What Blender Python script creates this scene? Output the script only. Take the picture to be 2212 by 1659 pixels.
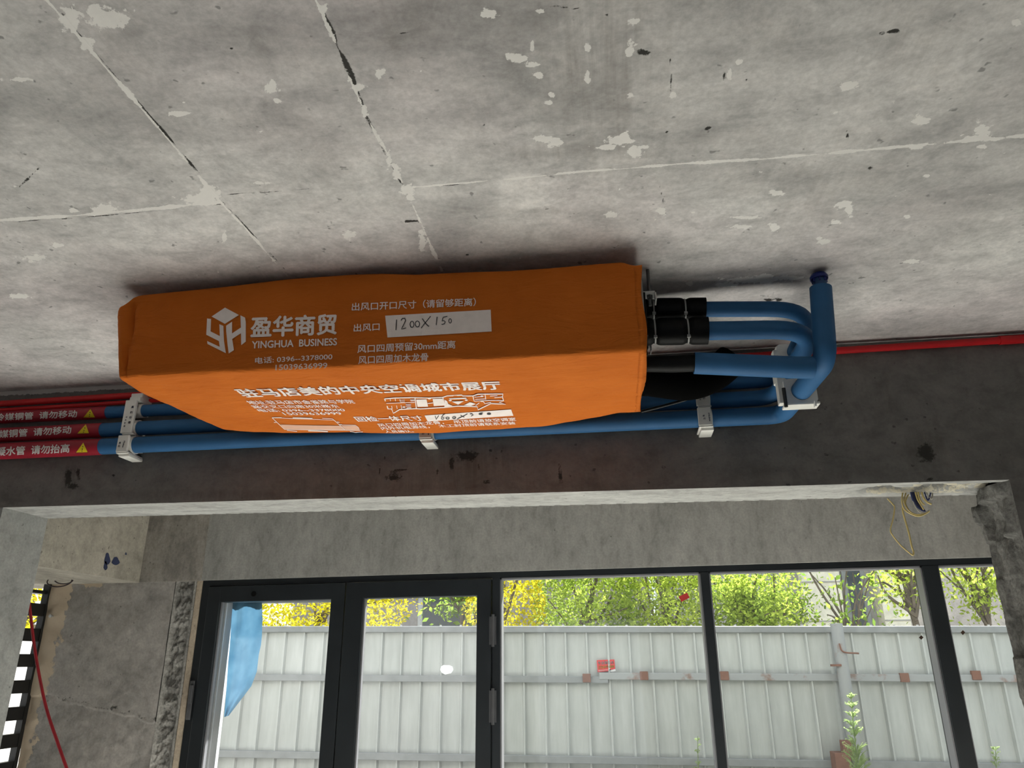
import bpy, bmesh, math, random
import numpy as np
from mathutils import Vector, Matrix, noise as mnoise

for o in list(bpy.data.objects):
    bpy.data.objects.remove(o)
SC = bpy.context.scene
COL = SC.collection
random.seed(7)
RNG = np.random.default_rng(7)

# ------------------------------------------------------------------ camera
W, H, F = 2212, 1659, 1619.72
YAW, PIT, ROL = -0.133746784, 0.354114663, -0.00636114966
CAM = np.array([0.0, 0.0, 1.75])
_cy, _sy, _cp, _sp = math.cos(YAW), math.sin(YAW), math.cos(PIT), math.sin(PIT)
FWD = np.array([_sy*_cp, _cy*_cp, _sp])
_r = np.array([_cy, -_sy, 0.0]); _u = np.cross(_r, FWD)
_c, _s = math.cos(ROL), math.sin(ROL)
RGT, UPV = _c*_r+_s*_u, -_s*_r+_c*_u
cd = bpy.data.cameras.new('camera')
cd.sensor_width = 36.0; cd.lens = F/W*36.0; cd.clip_start = 0.02
cam = bpy.data.objects.new('camera', cd); COL.objects.link(cam)
cam.matrix_world = Matrix(((RGT[0], UPV[0], -FWD[0], CAM[0]), (RGT[1], UPV[1], -FWD[1], CAM[1]),
                           (RGT[2], UPV[2], -FWD[2], CAM[2]), (0, 0, 0, 1)))
SC.camera = cam

# ------------------------------------------------------------------ world, sun, exposure
SC.view_settings.view_transform = 'Standard'
SC.view_settings.look = 'None'
SC.view_settings.gamma = 1.0
SC.view_settings.use_curve_mapping = False
SC.view_settings.exposure = 0.0
SC.cycles.use_denoising = True
SC.cycles.max_bounces = 10
SC.cycles.diffuse_bounces = 7
SC.cycles.transparent_max_bounces = 12
SC.cycles.caustics_reflective = False
SC.cycles.caustics_refractive = False
SC.cycles.sample_clamp_indirect = 6.0
SKY = 1.45
SUN = 34.0
wd = bpy.data.worlds.new('world'); SC.world = wd; wd.use_nodes = True
bg = wd.node_tree.nodes['Background']
bg.inputs[0].default_value = (0.86, 0.93, 1.0, 1); bg.inputs[1].default_value = SKY
sl = bpy.data.lights.new('sun', 'SUN'); sl.energy = SUN; sl.angle = math.radians(4); sl.color = (1.0, 0.97, 0.92)
so = bpy.data.objects.new('sun', sl); COL.objects.link(so)
_el, _az = math.radians(41), math.radians(14)          # from beyond the fence, a little to the right
_d = Vector((math.sin(_az)*math.cos(_el), math.cos(_az)*math.cos(_el), math.sin(_el)))
so.location = _d*12
so.rotation_euler = _d.to_track_quat('Z', 'Y').to_euler()

# ------------------------------------------------------------------ pixel -> place
def ray(x, y): return FWD+(x-W/2)/F*RGT-(y-H/2)/F*UPV
def onX(x, y, X): d = ray(x, y); return CAM+d*(X-CAM[0])/d[0]
def onY(x, y, Y): d = ray(x, y); return CAM+d*(Y-CAM[1])/d[1]
def onZ(x, y, Z): d = ray(x, y); return CAM+d*(Z-CAM[2])/d[2]
def on_cyl(x, y, A, B, r):
    A = np.array(A, float); B = np.array(B, float); ax = (B-A)/np.linalg.norm(B-A)
    d = ray(x, y); d = d/np.linalg.norm(d); o = CAM-A
    dp = d-ax*(d@ax); op = o-ax*(o@ax)
    a = dp@dp; b = 2*dp@op; c = op@op-r*r
    q = max(b*b-4*a*c, 0)
    return CAM+d*(-b-math.sqrt(q))/(2*a)

# ------------------------------------------------------------------ objects
def tag(o, label=None, cat=None, group=None, kind=None):
    if label: o['label'] = label
    if cat: o['category'] = cat
    if group: o['group'] = group
    if kind: o['kind'] = kind
    return o
def wpos(o):
    p = Vector((0, 0, 0))
    while o is not None:
        p = p+o.location; o = o.parent
    return p
def empty(name, loc, label=None, cat=None, group=None, kind=None):
    o = bpy.data.objects.new(name, None); COL.objects.link(o); o.location = Vector(loc); o.empty_display_size = .1
    return tag(o, label, cat, group, kind)
def mesh(name, V, Fc, mat, parent=None, smooth=False, origin=None, sharp=None):
    """V in world coordinates; the object's own origin sits at its base."""
    V = np.asarray(V, float).reshape(-1, 3)
    if parent is not None: org = np.array(wpos(parent))
    elif origin is not None: org = np.array(origin, float)
    else:
        org = (V.min(0)+V.max(0))/2; org[2] = V[:, 2].min()
    me = bpy.data.meshes.new(name)
    me.from_pydata((V-org).tolist(), [], [tuple(int(i) for i in f) for f in Fc])
    me.validate()
    if mat: me.materials.append(mat)
    bm = bmesh.new(); bm.from_mesh(me)
    bmesh.ops.recalc_face_normals(bm, faces=bm.faces)
    bm.to_mesh(me); bm.free()
    if smooth:
        me.polygons.foreach_set('use_smooth', [True]*len(me.polygons))
        if sharp: me.set_sharp_from_angle(angle=math.radians(sharp))
    o = bpy.data.objects.new(name, me); COL.objects.link(o)
    if parent is not None: o.parent = parent
    else: o.location = Vector(org)
    return o
class MB:
    """collects shapes that make up ONE part"""
    def __init__(s): s.V = []; s.F = []
    def add(s, V, Fc):
        n = len(s.V); s.V += [tuple(map(float, v)) for v in V]; s.F += [tuple(i+n for i in f) for f in Fc]; return s
    def box(s, x0, x1, y0, y1, z0, z1, bev=0.0):
        if x0 > x1: x0, x1 = x1, x0
        if bev <= 0:
            V = [(x, y, z) for z in (z0, z1) for y in (y0, y1) for x in (x0, x1)]
            return s.add(V, [(0, 2, 3, 1), (4, 5, 7, 6), (0, 1, 5, 4), (2, 6, 7, 3), (0, 4, 6, 2), (1, 3, 7, 5)])
        bm = bmesh.new(); bmesh.ops.create_cube(bm, size=1)
        for v in bm.verts:
            v.co = Vector(((x0+x1)/2+v.co.x*(x1-x0), (y0+y1)/2+v.co.y*(y1-y0), (z0+z1)/2+v.co.z*(z1-z0)))
        bmesh.ops.bevel(bm, geom=bm.edges[:], offset=bev, segments=2, profile=.5, affect='EDGES')
        bm.verts.index_update()
        s.add([v.co[:] for v in bm.verts], [[v.index for v in f.verts] for f in bm.faces]); bm.free(); return s
    def tube(s, path, r, n=16, cap=True):
        P = [Vector(p) for p in path]; m = len(P)
        R = [r]*m if np.isscalar(r) else list(r)
        T = [(P[min(i+1, m-1)]-P[max(i-1, 0)]).normalized() for i in range(m)]
        a = Vector((0, 0, 1)) if abs(T[0].z) < .9 else Vector((1, 0, 0))
        N = T[0].cross(a).normalized(); V = []; Fc = []
        for i in range(m):
            if i:
                q = T[i-1].rotation_difference(T[i]); N = (q@N); N = (N-T[i]*N.dot(T[i])).normalized()
            B = T[i].cross(N)
            for k in range(n):
                t = 2*math.pi*k/n; V.append(P[i]+(N*math.cos(t)+B*math.sin(t))*R[i])
        for i in range(m-1):
            for k in range(n):
                Fc.append((i*n+k, i*n+(k+1) % n, (i+1)*n+(k+1) % n, (i+1)*n+k))
        if cap: Fc += [tuple(range(n))[::-1], tuple(range((m-1)*n, m*n))]
        return s.add(V, Fc)
    def prism(s, pts, axis, a, b):
        """closed outline pts (2D) pushed along axis from a to b"""
        n = len(pts); V = []
        for t in (a, b):
            for p, q in pts:
                V.append({'x': (t, p, q), 'y': (p, t, q), 'z': (p, q, t)}[axis])
        Fc = [tuple(range(n))[::-1], tuple(range(n, 2*n))]+[(i, (i+1) % n, n+(i+1) % n, n+i) for i in range(n)]
        return s.add(V, Fc)
    def build(s, name, mat, parent=None, smooth=False, sharp=35, origin=None, fn=None):
        V = np.array(s.V)
        if fn: V = fn(V)
        return mesh(name, V, s.F, mat, parent, smooth, origin, sharp)
def fillet(P, R, n=8):
    P = [Vector(p) for p in P]; out = [P[0]]
    for i in range(1, len(P)-1):
        a, b, c = P[i-1], P[i], P[i+1]
        r = R if np.isscalar(R) else R[i-1]
        u = (a-b).normalized(); v = (c-b).normalized(); ang = u.angle(v)
        if ang > math.pi-.02: out.append(b); continue
        d = min(r/math.tan(ang/2), (a-b).length*.49, (c-b).length*.49)
        p0, p1 = b+u*d, b+v*d
        for k in range(n+1):
            t = k/n; out.append(p0*(1-t)**2+b*2*t*(1-t)*1.0+p1*t*t)
    out.append(P[-1]); return out
def spline(P, n=8):
    P = [Vector(p) for p in P]; Q = [2*P[0]-P[1]]+P+[2*P[-1]-P[-2]]; out = []
    for i in range(1, len(Q)-2):
        p0, p1, p2, p3 = Q[i-1:i+3]
        for k in range(n):
            t = k/n
            out.append(.5*((2*p1)+(p2-p0)*t+(2*p0-5*p1+4*p2-p3)*t*t+(3*p1-p0-3*p2+p3)*t**3))
    out.append(P[-1]); return out

# ------------------------------------------------------------------ materials
def lin(r, g, b):
    f = lambda c: c/12.92 if c <= .04045 else ((c+.055)/1.055)**2.4
    return (f(r/255), f(g/255), f(b/255))
class Nt:
    def __init__(s, name):
        s.m = bpy.data.materials.new(name); s.m.use_nodes = True; s.t = s.m.node_tree
        s.p = s.t.nodes['Principled BSDF']; s.out = s.t.nodes['Material Output']
    def n(s, kind, **kw):
        x = s.t.nodes.new(kind)
        for k, v in kw.items():
            if k.startswith('i_'): x.inputs[k[2:].replace('_', ' ')].default_value = v
            else: setattr(x, k, v)
        return x
    def l(s, a, b): s.t.links.new(a, b)
    def coord(s, scale=(1, 1, 1), rot=(0, 0, 0)):
        c = s.n('ShaderNodeTexCoord'); m = s.n('ShaderNodeMapping')
        m.inputs['Scale'].default_value = scale; m.inputs['Rotation'].default_value = rot
        s.l(c.outputs['Object'], m.inputs['Vector']); return m.outputs['Vector']
    def noise(s, vec, scale, detail=4, rough=.55, dist=0):
        x = s.n('ShaderNodeTexNoise'); x.inputs['Scale'].default_value = scale; x.inputs['Detail'].default_value = detail
        x.inputs['Roughness'].default_value = rough; x.inputs['Distortion'].default_value = dist
        s.l(vec, x.inputs['Vector']); return x.outputs['Fac']
    def ramp(s, fac, stops):
        x = s.n('ShaderNodeValToRGB'); e = x.color_ramp.elements
        while len(e) < len(stops): e.new(.5)
        for i, (p, c) in enumerate(stops):
            e[i].position = p; e[i].color = (*c, 1) if len(c) == 3 else c
        s.l(fac, x.inputs['Fac']); return x.outputs['Color']
    def mix(s, fac, a, b, mode='MIX'):
        x = s.n('ShaderNodeMix', data_type='RGBA', blend_type=mode)
        for sock, v in ((x.inputs[0], fac), (x.inputs[6], a), (x.inputs[7], b)):
            if hasattr(v, 'links'): s.l(v, sock)
            elif isinstance(v, (int, float)): sock.default_value = v
            else: sock.default_value = (*v, 1) if len(v) == 3 else v
        return x.outputs[2]
    def math(s, op, a, b=0.0, c=None):
        x = s.n('ShaderNodeMath', operation=op)
        for i, v in enumerate((a, b) if c is None else (a, b, c)):
            if hasattr(v, 'links'): s.l(v, x.inputs[i])
            else: x.inputs[i].default_value = v
        return x.outputs[0]
    def maprange(s, v, a, b, c=0.0, d=1.0):
        x = s.n('ShaderNodeMapRange'); s.l(v, x.inputs[0])
        for i, q in enumerate((a, b, c, d)): x.inputs[i+1].default_value = q
        return x.outputs[0]
    def attr(s, name):
        x = s.n('ShaderNodeAttribute', attribute_name=name); return x.outputs['Fac']
    def bump(s, h, strength=.3, dist=.01, prev=None):
        x = s.n('ShaderNodeBump'); x.inputs['Strength'].default_value = strength; x.inputs['Distance'].default_value = dist
        s.l(h, x.inputs['Height'])
        if prev is not None: s.l(prev, x.inputs['Normal'])
        s.l(x.outputs['Normal'], s.p.inputs['Normal']); return x.outputs['Normal']
def simple(name, col, rough=.6, metal=0.0, var=.12, scale=18, bump=0.0, bscale=60, spec=.4):
    k = Nt(name); v = k.coord()
    f = k.noise(v, scale, 4)
    a = tuple(min(1, c*(1-var)) for c in col); b = tuple(min(1, c*(1+var)) for c in col)
    k.l(k.ramp(f, [(.3, a), (.7, b)]), k.p.inputs['Base Color'])
    k.p.inputs['Roughness'].default_value = rough; k.p.inputs['Metallic'].default_value = metal
    k.p.inputs['Specular IOR Level'].default_value = spec
    if bump: k.bump(k.noise(v, bscale, 3), bump, .004)
    return k.m
def concrete(name, col, var=.16, scale=2.2, stretch=(1, 1, 1), rough=.85, bump=.25, warm=0.0, painted=False, fill=(.62, .59, .55), fine=.12):
    k = Nt(name); v = k.coord(stretch); v0 = k.coord()
    big = k.noise(v, scale, 6, .6, .4); mid = k.noise(v, scale*5, 5, .62, .3); fin = k.noise(v0, 90, 4, .6)
    d = tuple(c*(1-var*1.5) for c in col); l = tuple(c*(1+var*1.1) for c in col)
    c = k.ramp(big, [(.3, d), (.5, col), (.72, l)])
    c2 = k.ramp(mid, [(.25, (.74, .74, .74)), (.5, (1, 1, 1)), (.8, (1.18, 1.16, 1.15))])
    c = k.mix(1.0, c, c2, 'MULTIPLY')
    c3 = k.ramp(fin, [(.3, (1-fine,)*3), (.7, (1+fine,)*3)])
    c = k.mix(1.0, c, c3, 'MULTIPLY')
    if warm:
        wn = k.noise(v0, .9, 3)
        c = k.mix(k.maprange(wn, .45, .7, 0, warm), c, (1.0, .9, .95), 'MULTIPLY')
    # small pits and hairline scratches
    pit = k.maprange(k.noise(v0, 38, 2, .5), .71, .76, 0, .75)
    c = k.mix(pit, c, tuple(q*.35 for q in col))
    h = k.math('ADD', k.math('MULTIPLY', mid, .7), k.math('MULTIPLY', fin, .3))
    if painted:
        n1 = k.noise(k.coord((1, .8, 1)), 24, 6, .72, 1.2); n2 = k.noise(v0, 110, 3, .6)
        nn = k.math('ADD', k.math('MULTIPLY', k.math('SUBTRACT', n1, .5), 1.5), k.math('MULTIPLY', k.math('SUBTRACT', n2, .5), .9))
        # drip streaks kept to the areas toned for stains and painted shadow
        vs = k.coord((34, 2.2, 2.2)); st = k.noise(vs, 1.0, 5, .65)
        tone = k.math('MULTIPLY', k.attr('tone'), k.maprange(st, .38, .68, 0.15, 1.0))
        c = k.mix(tone, c, tuple(q*w for q, w in zip(col, (.42, .39, .36))))
        dk = k.maprange(k.math('ADD', k.attr('dark'), k.math('MULTIPLY', nn, .55)), .45, .62)
        c = k.mix(dk, c, (.038, .036, .032))
        fm = k.maprange(k.math('ADD', k.attr('filler'), k.math('MULTIPLY', nn, .8)), .46, .56)
        c = k.mix(fm, c, fill)
        cl = k.noise(k.coord((1, 1.4, 1)), 6.5, 7, .68, 1.6)
        c = k.mix(k.maprange(fm, 0, 1, 1, .3), c, k.ramp(cl, [(.3, (.80, .80, .80)), (.5, (1, 1, 1)), (.7, (1.10, 1.095, 1.09))]), 'MULTIPLY')
        h = k.math('ADD', h, k.math('SUBTRACT', k.math('MULTIPLY', fm, .9), k.math('MULTIPLY', dk, .9)))
    k.l(c, k.p.inputs['Base Color']); k.p.inputs['Roughness'].default_value = rough
    k.p.inputs['Specular IOR Level'].default_value = .25
    k.bump(h, bump, .008)
    return k.m

MAT = {}
MAT['ceiling'] = concrete('ceiling_concrete', (.54, .527, .512), .22, 1.7, (1.0, 1.6, 1), .8, .22, .6, True, (.76, .74, .71))
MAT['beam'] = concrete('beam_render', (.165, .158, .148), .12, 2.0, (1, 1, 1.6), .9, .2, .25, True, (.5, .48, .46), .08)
MAT['soffit'] = concrete('soffit_plaster', (.37, .37, .357), .13, 4.0, (1, 3, 1), .9, .25, 0, True, (.52, .48, .38), .08)
MAT['render'] = concrete('grey_render', (.30, .295, .28), .14, 2.6, (2.2, 1, 1), .9, .25)
MAT['pier'] = concrete('pier_render', (.30, .305, .295), .1, 4, (1, 1, 1), .92, .4)
MAT['rough'] = concrete('chiselled_concrete', (.13, .127, .12), .34, 7, (1, 1, 1), .95, 1.0, 0, False, fine=.3)
MAT['tan'] = concrete('tan_plaster', (.42, .35, .27), .12, 5, (1, 1, 1), .95, .4)
MAT['floor'] = concrete('floor_screed', (.60, .59, .57), .08, 1.5, (1, 1, 1), .8, .1)
MAT['orange'] = None
MAT['frame'] = simple('black_frame', (.012, .015, .018), .42, 0, .2, 6, spec=.4)
MAT['blue'] = simple('blue_foam', (.024, .105, .245), .62, 0, .1, 9, .12, 120, .3)
MAT['black'] = simple('black_foam', (.0015, .0015, .0015), .55, 0, .3, 12, .25, 70, .16)
MAT['tie'] = simple('pale_cable_tie', (.30, .30, .29), .45)
MAT['red'] = simple('red_conduit', (.52, .012, .016), .4, 0, .1, 10)
MAT['tape'] = simple('red_tape', (.27, .008, .022), .45, 0, .12, 10)
MAT['cable_red'] = simple('red_cable', (.30, .012, .02), .5)
MAT['white'] = simple('white_plastic', (.74, .73, .69), .5, 0, .06, 20)
MAT['print'] = simple('white_print', (.86, .77, .73), .8, 0, .05, 30)
MAT['print_pale'] = simple('pale_print', (.72, .42, .30), .8, 0, .05, 30)
MAT['ink'] = simple('black_ink', (.012, .012, .016), .6)
MAT['blue_ink'] = simple('blue_ink', (.03, .04, .09), .6)
MAT['label'] = simple('tape_letters', (.60, .58, .56), .6)
MAT['yellow'] = simple('warning_yellow', (.62, .48, .01), .5)
MAT['steel'] = simple('galvanised_steel', (.42, .42, .41), .45, .6, .15, 25)
MAT['sheet'] = simple('grey_sheet_metal', (.24, .225, .20), .5, .2, .1, 10)
MAT['cap'] = simple('dark_blue_plastic', (.006, .015, .14), .4)
MAT['fence'] = None

k = Nt('orange_nonwoven'); v = k.coord()
f1 = k.noise(v, 5, 4); wv = k.noise(v, 420, 2, .5); fo = k.noise(k.coord((1, 3.5, 3.5)), 6, 4, .6, .8)
k.l(k.ramp(f1, [(.3, (.50, .118, .010)), (.7, (.57, .145, .015))]), k.p.inputs['Base Color'])
k.p.inputs['Roughness'].default_value = .85; k.p.inputs['Specular IOR Level'].default_value = .2
nb = k.bump(fo, .5, .025); k.bump(wv, .12, .002, nb)
MAT['orange'] = k.m

k = Nt('hoarding_steel'); v = k.coord(); vs = k.coord((9, 9, 1.2))
s1 = k.noise(vs, 2, 5, .6); s2 = k.noise(v, 1.3, 4)
c = k.ramp(s1, [(.3, (.405, .42, .40)), (.7, (.49, .505, .485))]); c = k.mix(1, c, k.ramp(s2, [(.3, (.9,)*3), (.7, (1.06,)*3)]), 'MULTIPLY')
rust = k.maprange(k.noise(v, 14, 4, .7), .71, .78, 0, .5)
c = k.mix(rust, c, (.30, .24, .19))
k.l(c, k.p.inputs['Base Color']); k.p.inputs['Roughness'].default_value = .6; k.p.inputs['Metallic'].default_value = .0
MAT['fence'] = k.m
MAT['fence_rail'] = simple('galvanised_rail', (.24, .25, .25), .55, 0, .12, 9)
k = Nt('rusty_steel'); v = k.coord()
rust = k.maprange(k.noise(v, 5, 4, .65), .58, .70, 0, .85)
c = k.mix(rust, (.31, .32, .32), (.20, .10, .065)); k.l(c, k.p.inputs['Base Color']); k.p.inputs['Roughness'].default_value = .6
MAT['rusty'] = k.m

def glass(name, haze, tint=(.97, .99, .98), streaky=0.0):
    k = Nt(name); t = k.t
    tr = k.n('ShaderNodeBsdfTransparent'); tr.inputs[0].default_value = (*tint, 1)
    gl = k.n('ShaderNodeBsdfGlossy'); gl.inputs['Roughness'].default_value = .02
    tl = k.n('ShaderNodeBsdfTranslucent'); tl.inputs[0].default_value = (.85, .85, .88, 1)
    df = k.n('ShaderNodeBsdfDiffuse'); df.inputs[0].default_value = (.8, .8, .8, 1)
    ad = k.n('ShaderNodeMixShader'); ad.inputs[0].default_value = .35; k.l(tl.outputs[0], ad.inputs[1]); k.l(df.outputs[0], ad.inputs[2])
    m1 = k.n('ShaderNodeMixShader'); m2 = k.n('ShaderNodeMixShader')
    nz = k.noise(k.coord((3, 1, .5)), 3, 5, .65)
    hz = k.maprange(nz, .3, .75, haze*(1-streaky), haze*(1+streaky))
    k.l(hz, m1.inputs[0]); k.l(tr.outputs[0], m1.inputs[1]); k.l(ad.outputs[0], m1.inputs[2])
    m2.inputs[0].default_value = .018; k.l(m1.outputs[0], m2.inputs[1]); k.l(gl.outputs[0], m2.inputs[2])
    k.l(m2.outputs[0], k.out.inputs['Surface']); return k.m
MAT['glass'] = glass('window_glass', .003, (.97, .99, .98), .5)
MAT['glass_dusty'] = glass('dusty_glass', .010, (.95, .97, .97), .6)
def leaf(name, c1, c2, tr=.5):
    k = Nt(name); v = k.coord()
    c = k.ramp(k.noise(v, 3.0, 3), [(.35, c1), (.65, c2)])
    c = k.mix(1, c, k.ramp(k.noise(v, 40, 2), [(.3, (.75,)*3), (.7, (1.2,)*3)]), 'MULTIPLY')
    d = k.n('ShaderNodeBsdfDiffuse'); t = k.n('ShaderNodeBsdfTranslucent'); m = k.n('ShaderNodeMixShader')
    k.l(c, d.inputs[0]); k.l(c, t.inputs[0]); m.inputs[0].default_value = tr
    k.l(d.outputs[0], m.inputs[1]); k.l(t.outputs[0], m.inputs[2]); k.l(m.outputs[0], k.out.inputs['Surface']); return k.m
MAT['leaf_yellow'] = leaf('yellow_leaves', (.42, .37, .015), (.54, .48, .03))
MAT['leaf_green'] = leaf('green_leaves', (.20, .30, .045), (.40, .48, .08))
MAT['leaf_mid'] = leaf('mid_green_leaves', (.13, .22, .04), (.26, .36, .06))
MAT['leaf_lime'] = leaf('lime_leaves', (.32, .42, .06), (.48, .56, .10))
MAT['weed'] = leaf('weed_leaves', (.24, .33, .13), (.36, .45, .20), .4)
MAT['bark'] = simple('bark', (.12, .095, .075), .9, 0, .3, 12, .5)

# ------------------------------------------------------------------ main measures
YB, YB2 = 2.60, 2.845          # beam front and back
XL, XR = -2.345, 1.285         # reveals of the opening
ZC = 2.805                     # ceiling
YW = 4.00                      # window wall
zsof = lambda X: 2.307-.007*(X+.35)
zwin = lambda X: .0079*(X+.3)  # the window wall is a touch out of level
XG = -3.18                     # left side wall with the grille
XCB = -2.65                    # right face of the side beam

# ------------------------------------------------------------------ painted grids
def grid_mesh(name, P0, U, V, nu, nv, mat, attrs=None, parent=None, move=None, kind='structure', flip=False):
    """a dense sheet from P0 spanned by U and V, with float attributes for stains, painted shade and filler"""
    u = np.linspace(0, 1, nu+1); v = np.linspace(0, 1, nv+1)
    A, B = np.meshgrid(u, v)
    P = np.array(P0)+A[..., None]*np.array(U)+B[..., None]*np.array(V)
    P = P.reshape(-1, 3)
    if move is not None: P = move(P)
    i = np.arange(nv)[:, None]*(nu+1)+np.arange(nu)[None, :]
    Q = np.stack([i, i+1, i+nu+2, i+nu+1], -1).reshape(-1, 4)
    if flip: Q = Q[:, ::-1]
    me = bpy.data.meshes.new(name)
    me.vertices.add(len(P)); me.vertices.foreach_set('co', P.astype(np.float32).ravel())
    me.loops.add(Q.size); me.loops.foreach_set('vertex_index', Q.astype(np.int32).ravel())
    me.polygons.add(len(Q)); me.polygons.foreach_set('loop_start', np.arange(0, Q.size, 4, dtype=np.int32))
    me.update(calc_edges=True); me.validate()
    me.materials.append(mat)
    if attrs:
        for nm, arr in attrs(P).items():
            a = me.attributes.new(nm, 'FLOAT', 'POINT'); a.data.foreach_set('value', arr.astype(np.float32))
    o = bpy.data.objects.new(name, me); COL.objects.link(o)
    if parent: o.parent = parent
    if kind: o['kind'] = kind
    return o
def seg_dist(P, a, b):
    ab = b-a; t = np.clip(((P-a)@ab)/(ab@ab), 0, 1)
    return np.linalg.norm(P-a-t[:, None]*ab, axis=1), t
def wob(P, s, seed=0):
    """cheap smooth noise in [-1,1]"""
    x, y = P[:, 0]*s, P[:, 1]*s
    return (np.sin(1.7*x+2.3*y+seed)+np.sin(3.1*x-1.9*y+seed*2.1)+np.sin(-2.2*x+4.3*y+seed*.7)+np.sin(5.3*x+3.7*y+seed*1.3))/4

def ceiling_attrs(P):
    q = P[:, :2]; fil = np.zeros(len(P)); dark = np.zeros(len(P)); tone = np.zeros(len(P))
    g = lambda x, y: onZ(x, y, ZC)[:2]
    def line(pts, w, arr, amp=1.0, seed=0, gap=0.0):
        pts = [g(*p) for p in pts]; ln = 0
        for a, b in zip(pts[:-1], pts[1:]):
            d, t = seg_dist(q, a, b); L = np.linalg.norm(b-a)
            s = (t*L+ln)*1.0
            m = .5+.5*np.sin(s*13+seed)*np.sin(s*29+seed*3)+.35*np.sin(s*61+seed*5)
            ww = w*.68*(.35+1.0*np.clip(m, 0, 1.4))
            val = amp*np.clip(1-(d/(ww*2))**1.1, 0, 1)
            if gap: val *= np.where(np.sin(s*9+seed)+.6*np.sin(s*23+seed*2) > gap, 1, .85)
            np.maximum(arr, val, out=arr); ln += L
    def blob(x, y, rx, ry, arr, amp=1.0):
        c = g(x, y); ax = g(x+rx, y)-c; ay = g(x, y+ry)-c
        M = np.linalg.inv(np.stack([ax, ay], 1)); l = (q-c)@M.T
        r = np.sqrt((l**2).sum(1))*(1+.4*wob(q, 55, x))+.25*wob(q, 130, x*2)
        np.maximum(arr, amp*np.clip(1.15-.6*r, 0, 1), out=arr)
    # filler along the formwork joints
    line([(60, -40), (100, 0), (215, 130), (330, 262), (480, 440)], .006, fil, .95, 1, -.3)
    line([(480, 440), (545, 510), (625, 600)], .005, fil, .85, 2)
    line([(670, -30), (740, 130), (790, 250), (875, 402)], .005, fil, .9, 3, .1)
    line([(875, 402), (912, 490), (955, 585)], .006, fil, .85, 4, .2)
    line([(-60, 482), (0, 476), (210, 462), (340, 450), (475, 436)], .0085, fil, 1.05, 5)
    line([(890, 405), (1100, 387), (1250, 371)], .0045, fil, 1.0, 6)
    line([(1250, 371), (1500, 352), (1650, 343), (1900, 321), (2000, 312)], .0065, fil, 1.05, 7)
    line([(2000, 312), (2110, 302), (2300, 286)], .006, fil, 1.0, 8)
    line([(0, 481), (210, 467), (340, 455), (478, 441)], .004, dark, .72, 7, -.1)
    # open dark gaps beside the filler
    line([(680, -10), (760, 165), (790, 245)], .0065, dark, .95, 2)
    line([(785, 240), (870, 400)], .0055, dark, .85, 5, .0)
    line([(136, 30), (222, 134), (336, 264), (486, 441)], .005, dark, .85, 4, -.2)
    line([(487, 442), (615, 582)], .0045, dark, .75, 6, -.2)
    line([(882, 425), (905, 480)], .0045, dark, .75, 1)
    line([(490, 420), (620, 412), (770, 400)], .0042, dark, .68, 3)
    line([(890, 406), (990, 398)], .0045, dark, .75, 8)
    line([(1425, 400), (1440, 470)], .004, dark, .7, 3, .2)
    line([(1448, 125), (1450, 200)], .004, dark, .7, 2)
    for x, y, a, b in ((1185, 12, 1260, 20), (40, 405, 85, 362), (865, 72, 900, 70), (1400, 700, 1200, 690)):
        line([(x, y), (a, b)], .004, dark, .7, x)
    B = [(235, 38, 40, 20), (205, 22, 16, 12), (150, 42, 20, 26), (190, 95, 12, 14), (262, 50, 14, 10), (585, 190, 16, 12), (600, 218, 9, 6), (1115, 125, 20, 9),
         (1150, 140, 14, 6), (1165, 162, 10, 6), (820, 157, 10, 8), (1368, 47, 11, 8), (1360, 108, 9, 18), (1268, 104, 6, 8), (1270, 165, 6, 11), (1150, 100, 5, 10), (1190, 205, 7, 6), (1185, 222, 8, 4),
         (1362, 205, 8, 5), (1453, 206, 7, 7), (1175, 300, 22, 6), (1200, 308, 14, 9), (1338, 303, 26, 9), (1350, 296, 10, 11), (1310, 318, 22, 5), (1372, 328, 14, 11), (1390, 318, 14, 3),
         (1595, 134, 7, 6), (1575, 160, 5, 13), (1835, 185, 16, 10), (1990, 262, 20, 7), (1985, 258, 8, 10), (2122, 285, 16, 18), (2105, 298, 22, 6), (2145, 300, 16, 4), (1975, 318, 16, 5),
         (1675, 417, 15, 6), (1822, 442, 14, 8), (1835, 452, 8, 14), (1805, 480, 10, 6), (1600, 490, 20, 4), (1672, 490, 11, 8), (1780, 522, 11, 5), (1770, 514, 6, 3), (1320, 464, 14, 7), (1430, 455, 9, 7),
         (2195, 48, 10, 8), (2120, 318, 12, 4), (1165, 24, 10, 4), (1055, 30, 18, 10), (45, 172, 26, 5), (385, 245, 26, 5), (75, 557, 24, 7), (125, 530, 12, 5), (755, 508, 14, 9),
         (452, 418, 24, 14), (430, 430, 34, 8), (880, 410, 14, 12), (885, 425, 8, 9), (912, 522, 7, 26), (775, 188, 12, 7), (787, 240, 6, 14), (840, 345, 6, 16), (855, 372, 8, 14), (697, 20, 10, 9),
         (225, 452, 26, 9), (160, 455, 12, 5), (1625, 605, 60, 6), (1570, 615, 26, 5), (1700, 600, 30, 4), (1650, 598, 18, 6), (1490, 612, 9, 4), (40, 640, 22, 5), (1960, 468, 6, 4), (1970, 565, 18, 4),
         (2000, 380, 8, 4), (1610, 470, 30, 3), (560, 395, 12, 3), (545, 700, 10, 4), (575, 395, 10, 3), (485, 513, 5, 10)]
    for b in B: blob(*b, fil, .95)
    for _ in range(45):
        x, y = RNG.uniform(0, 2212), RNG.uniform(0, 640); r = RNG.uniform(1.2, 3.2); blob(x, y, r*RNG.uniform(.7, 2), r, fil, .8)
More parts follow.
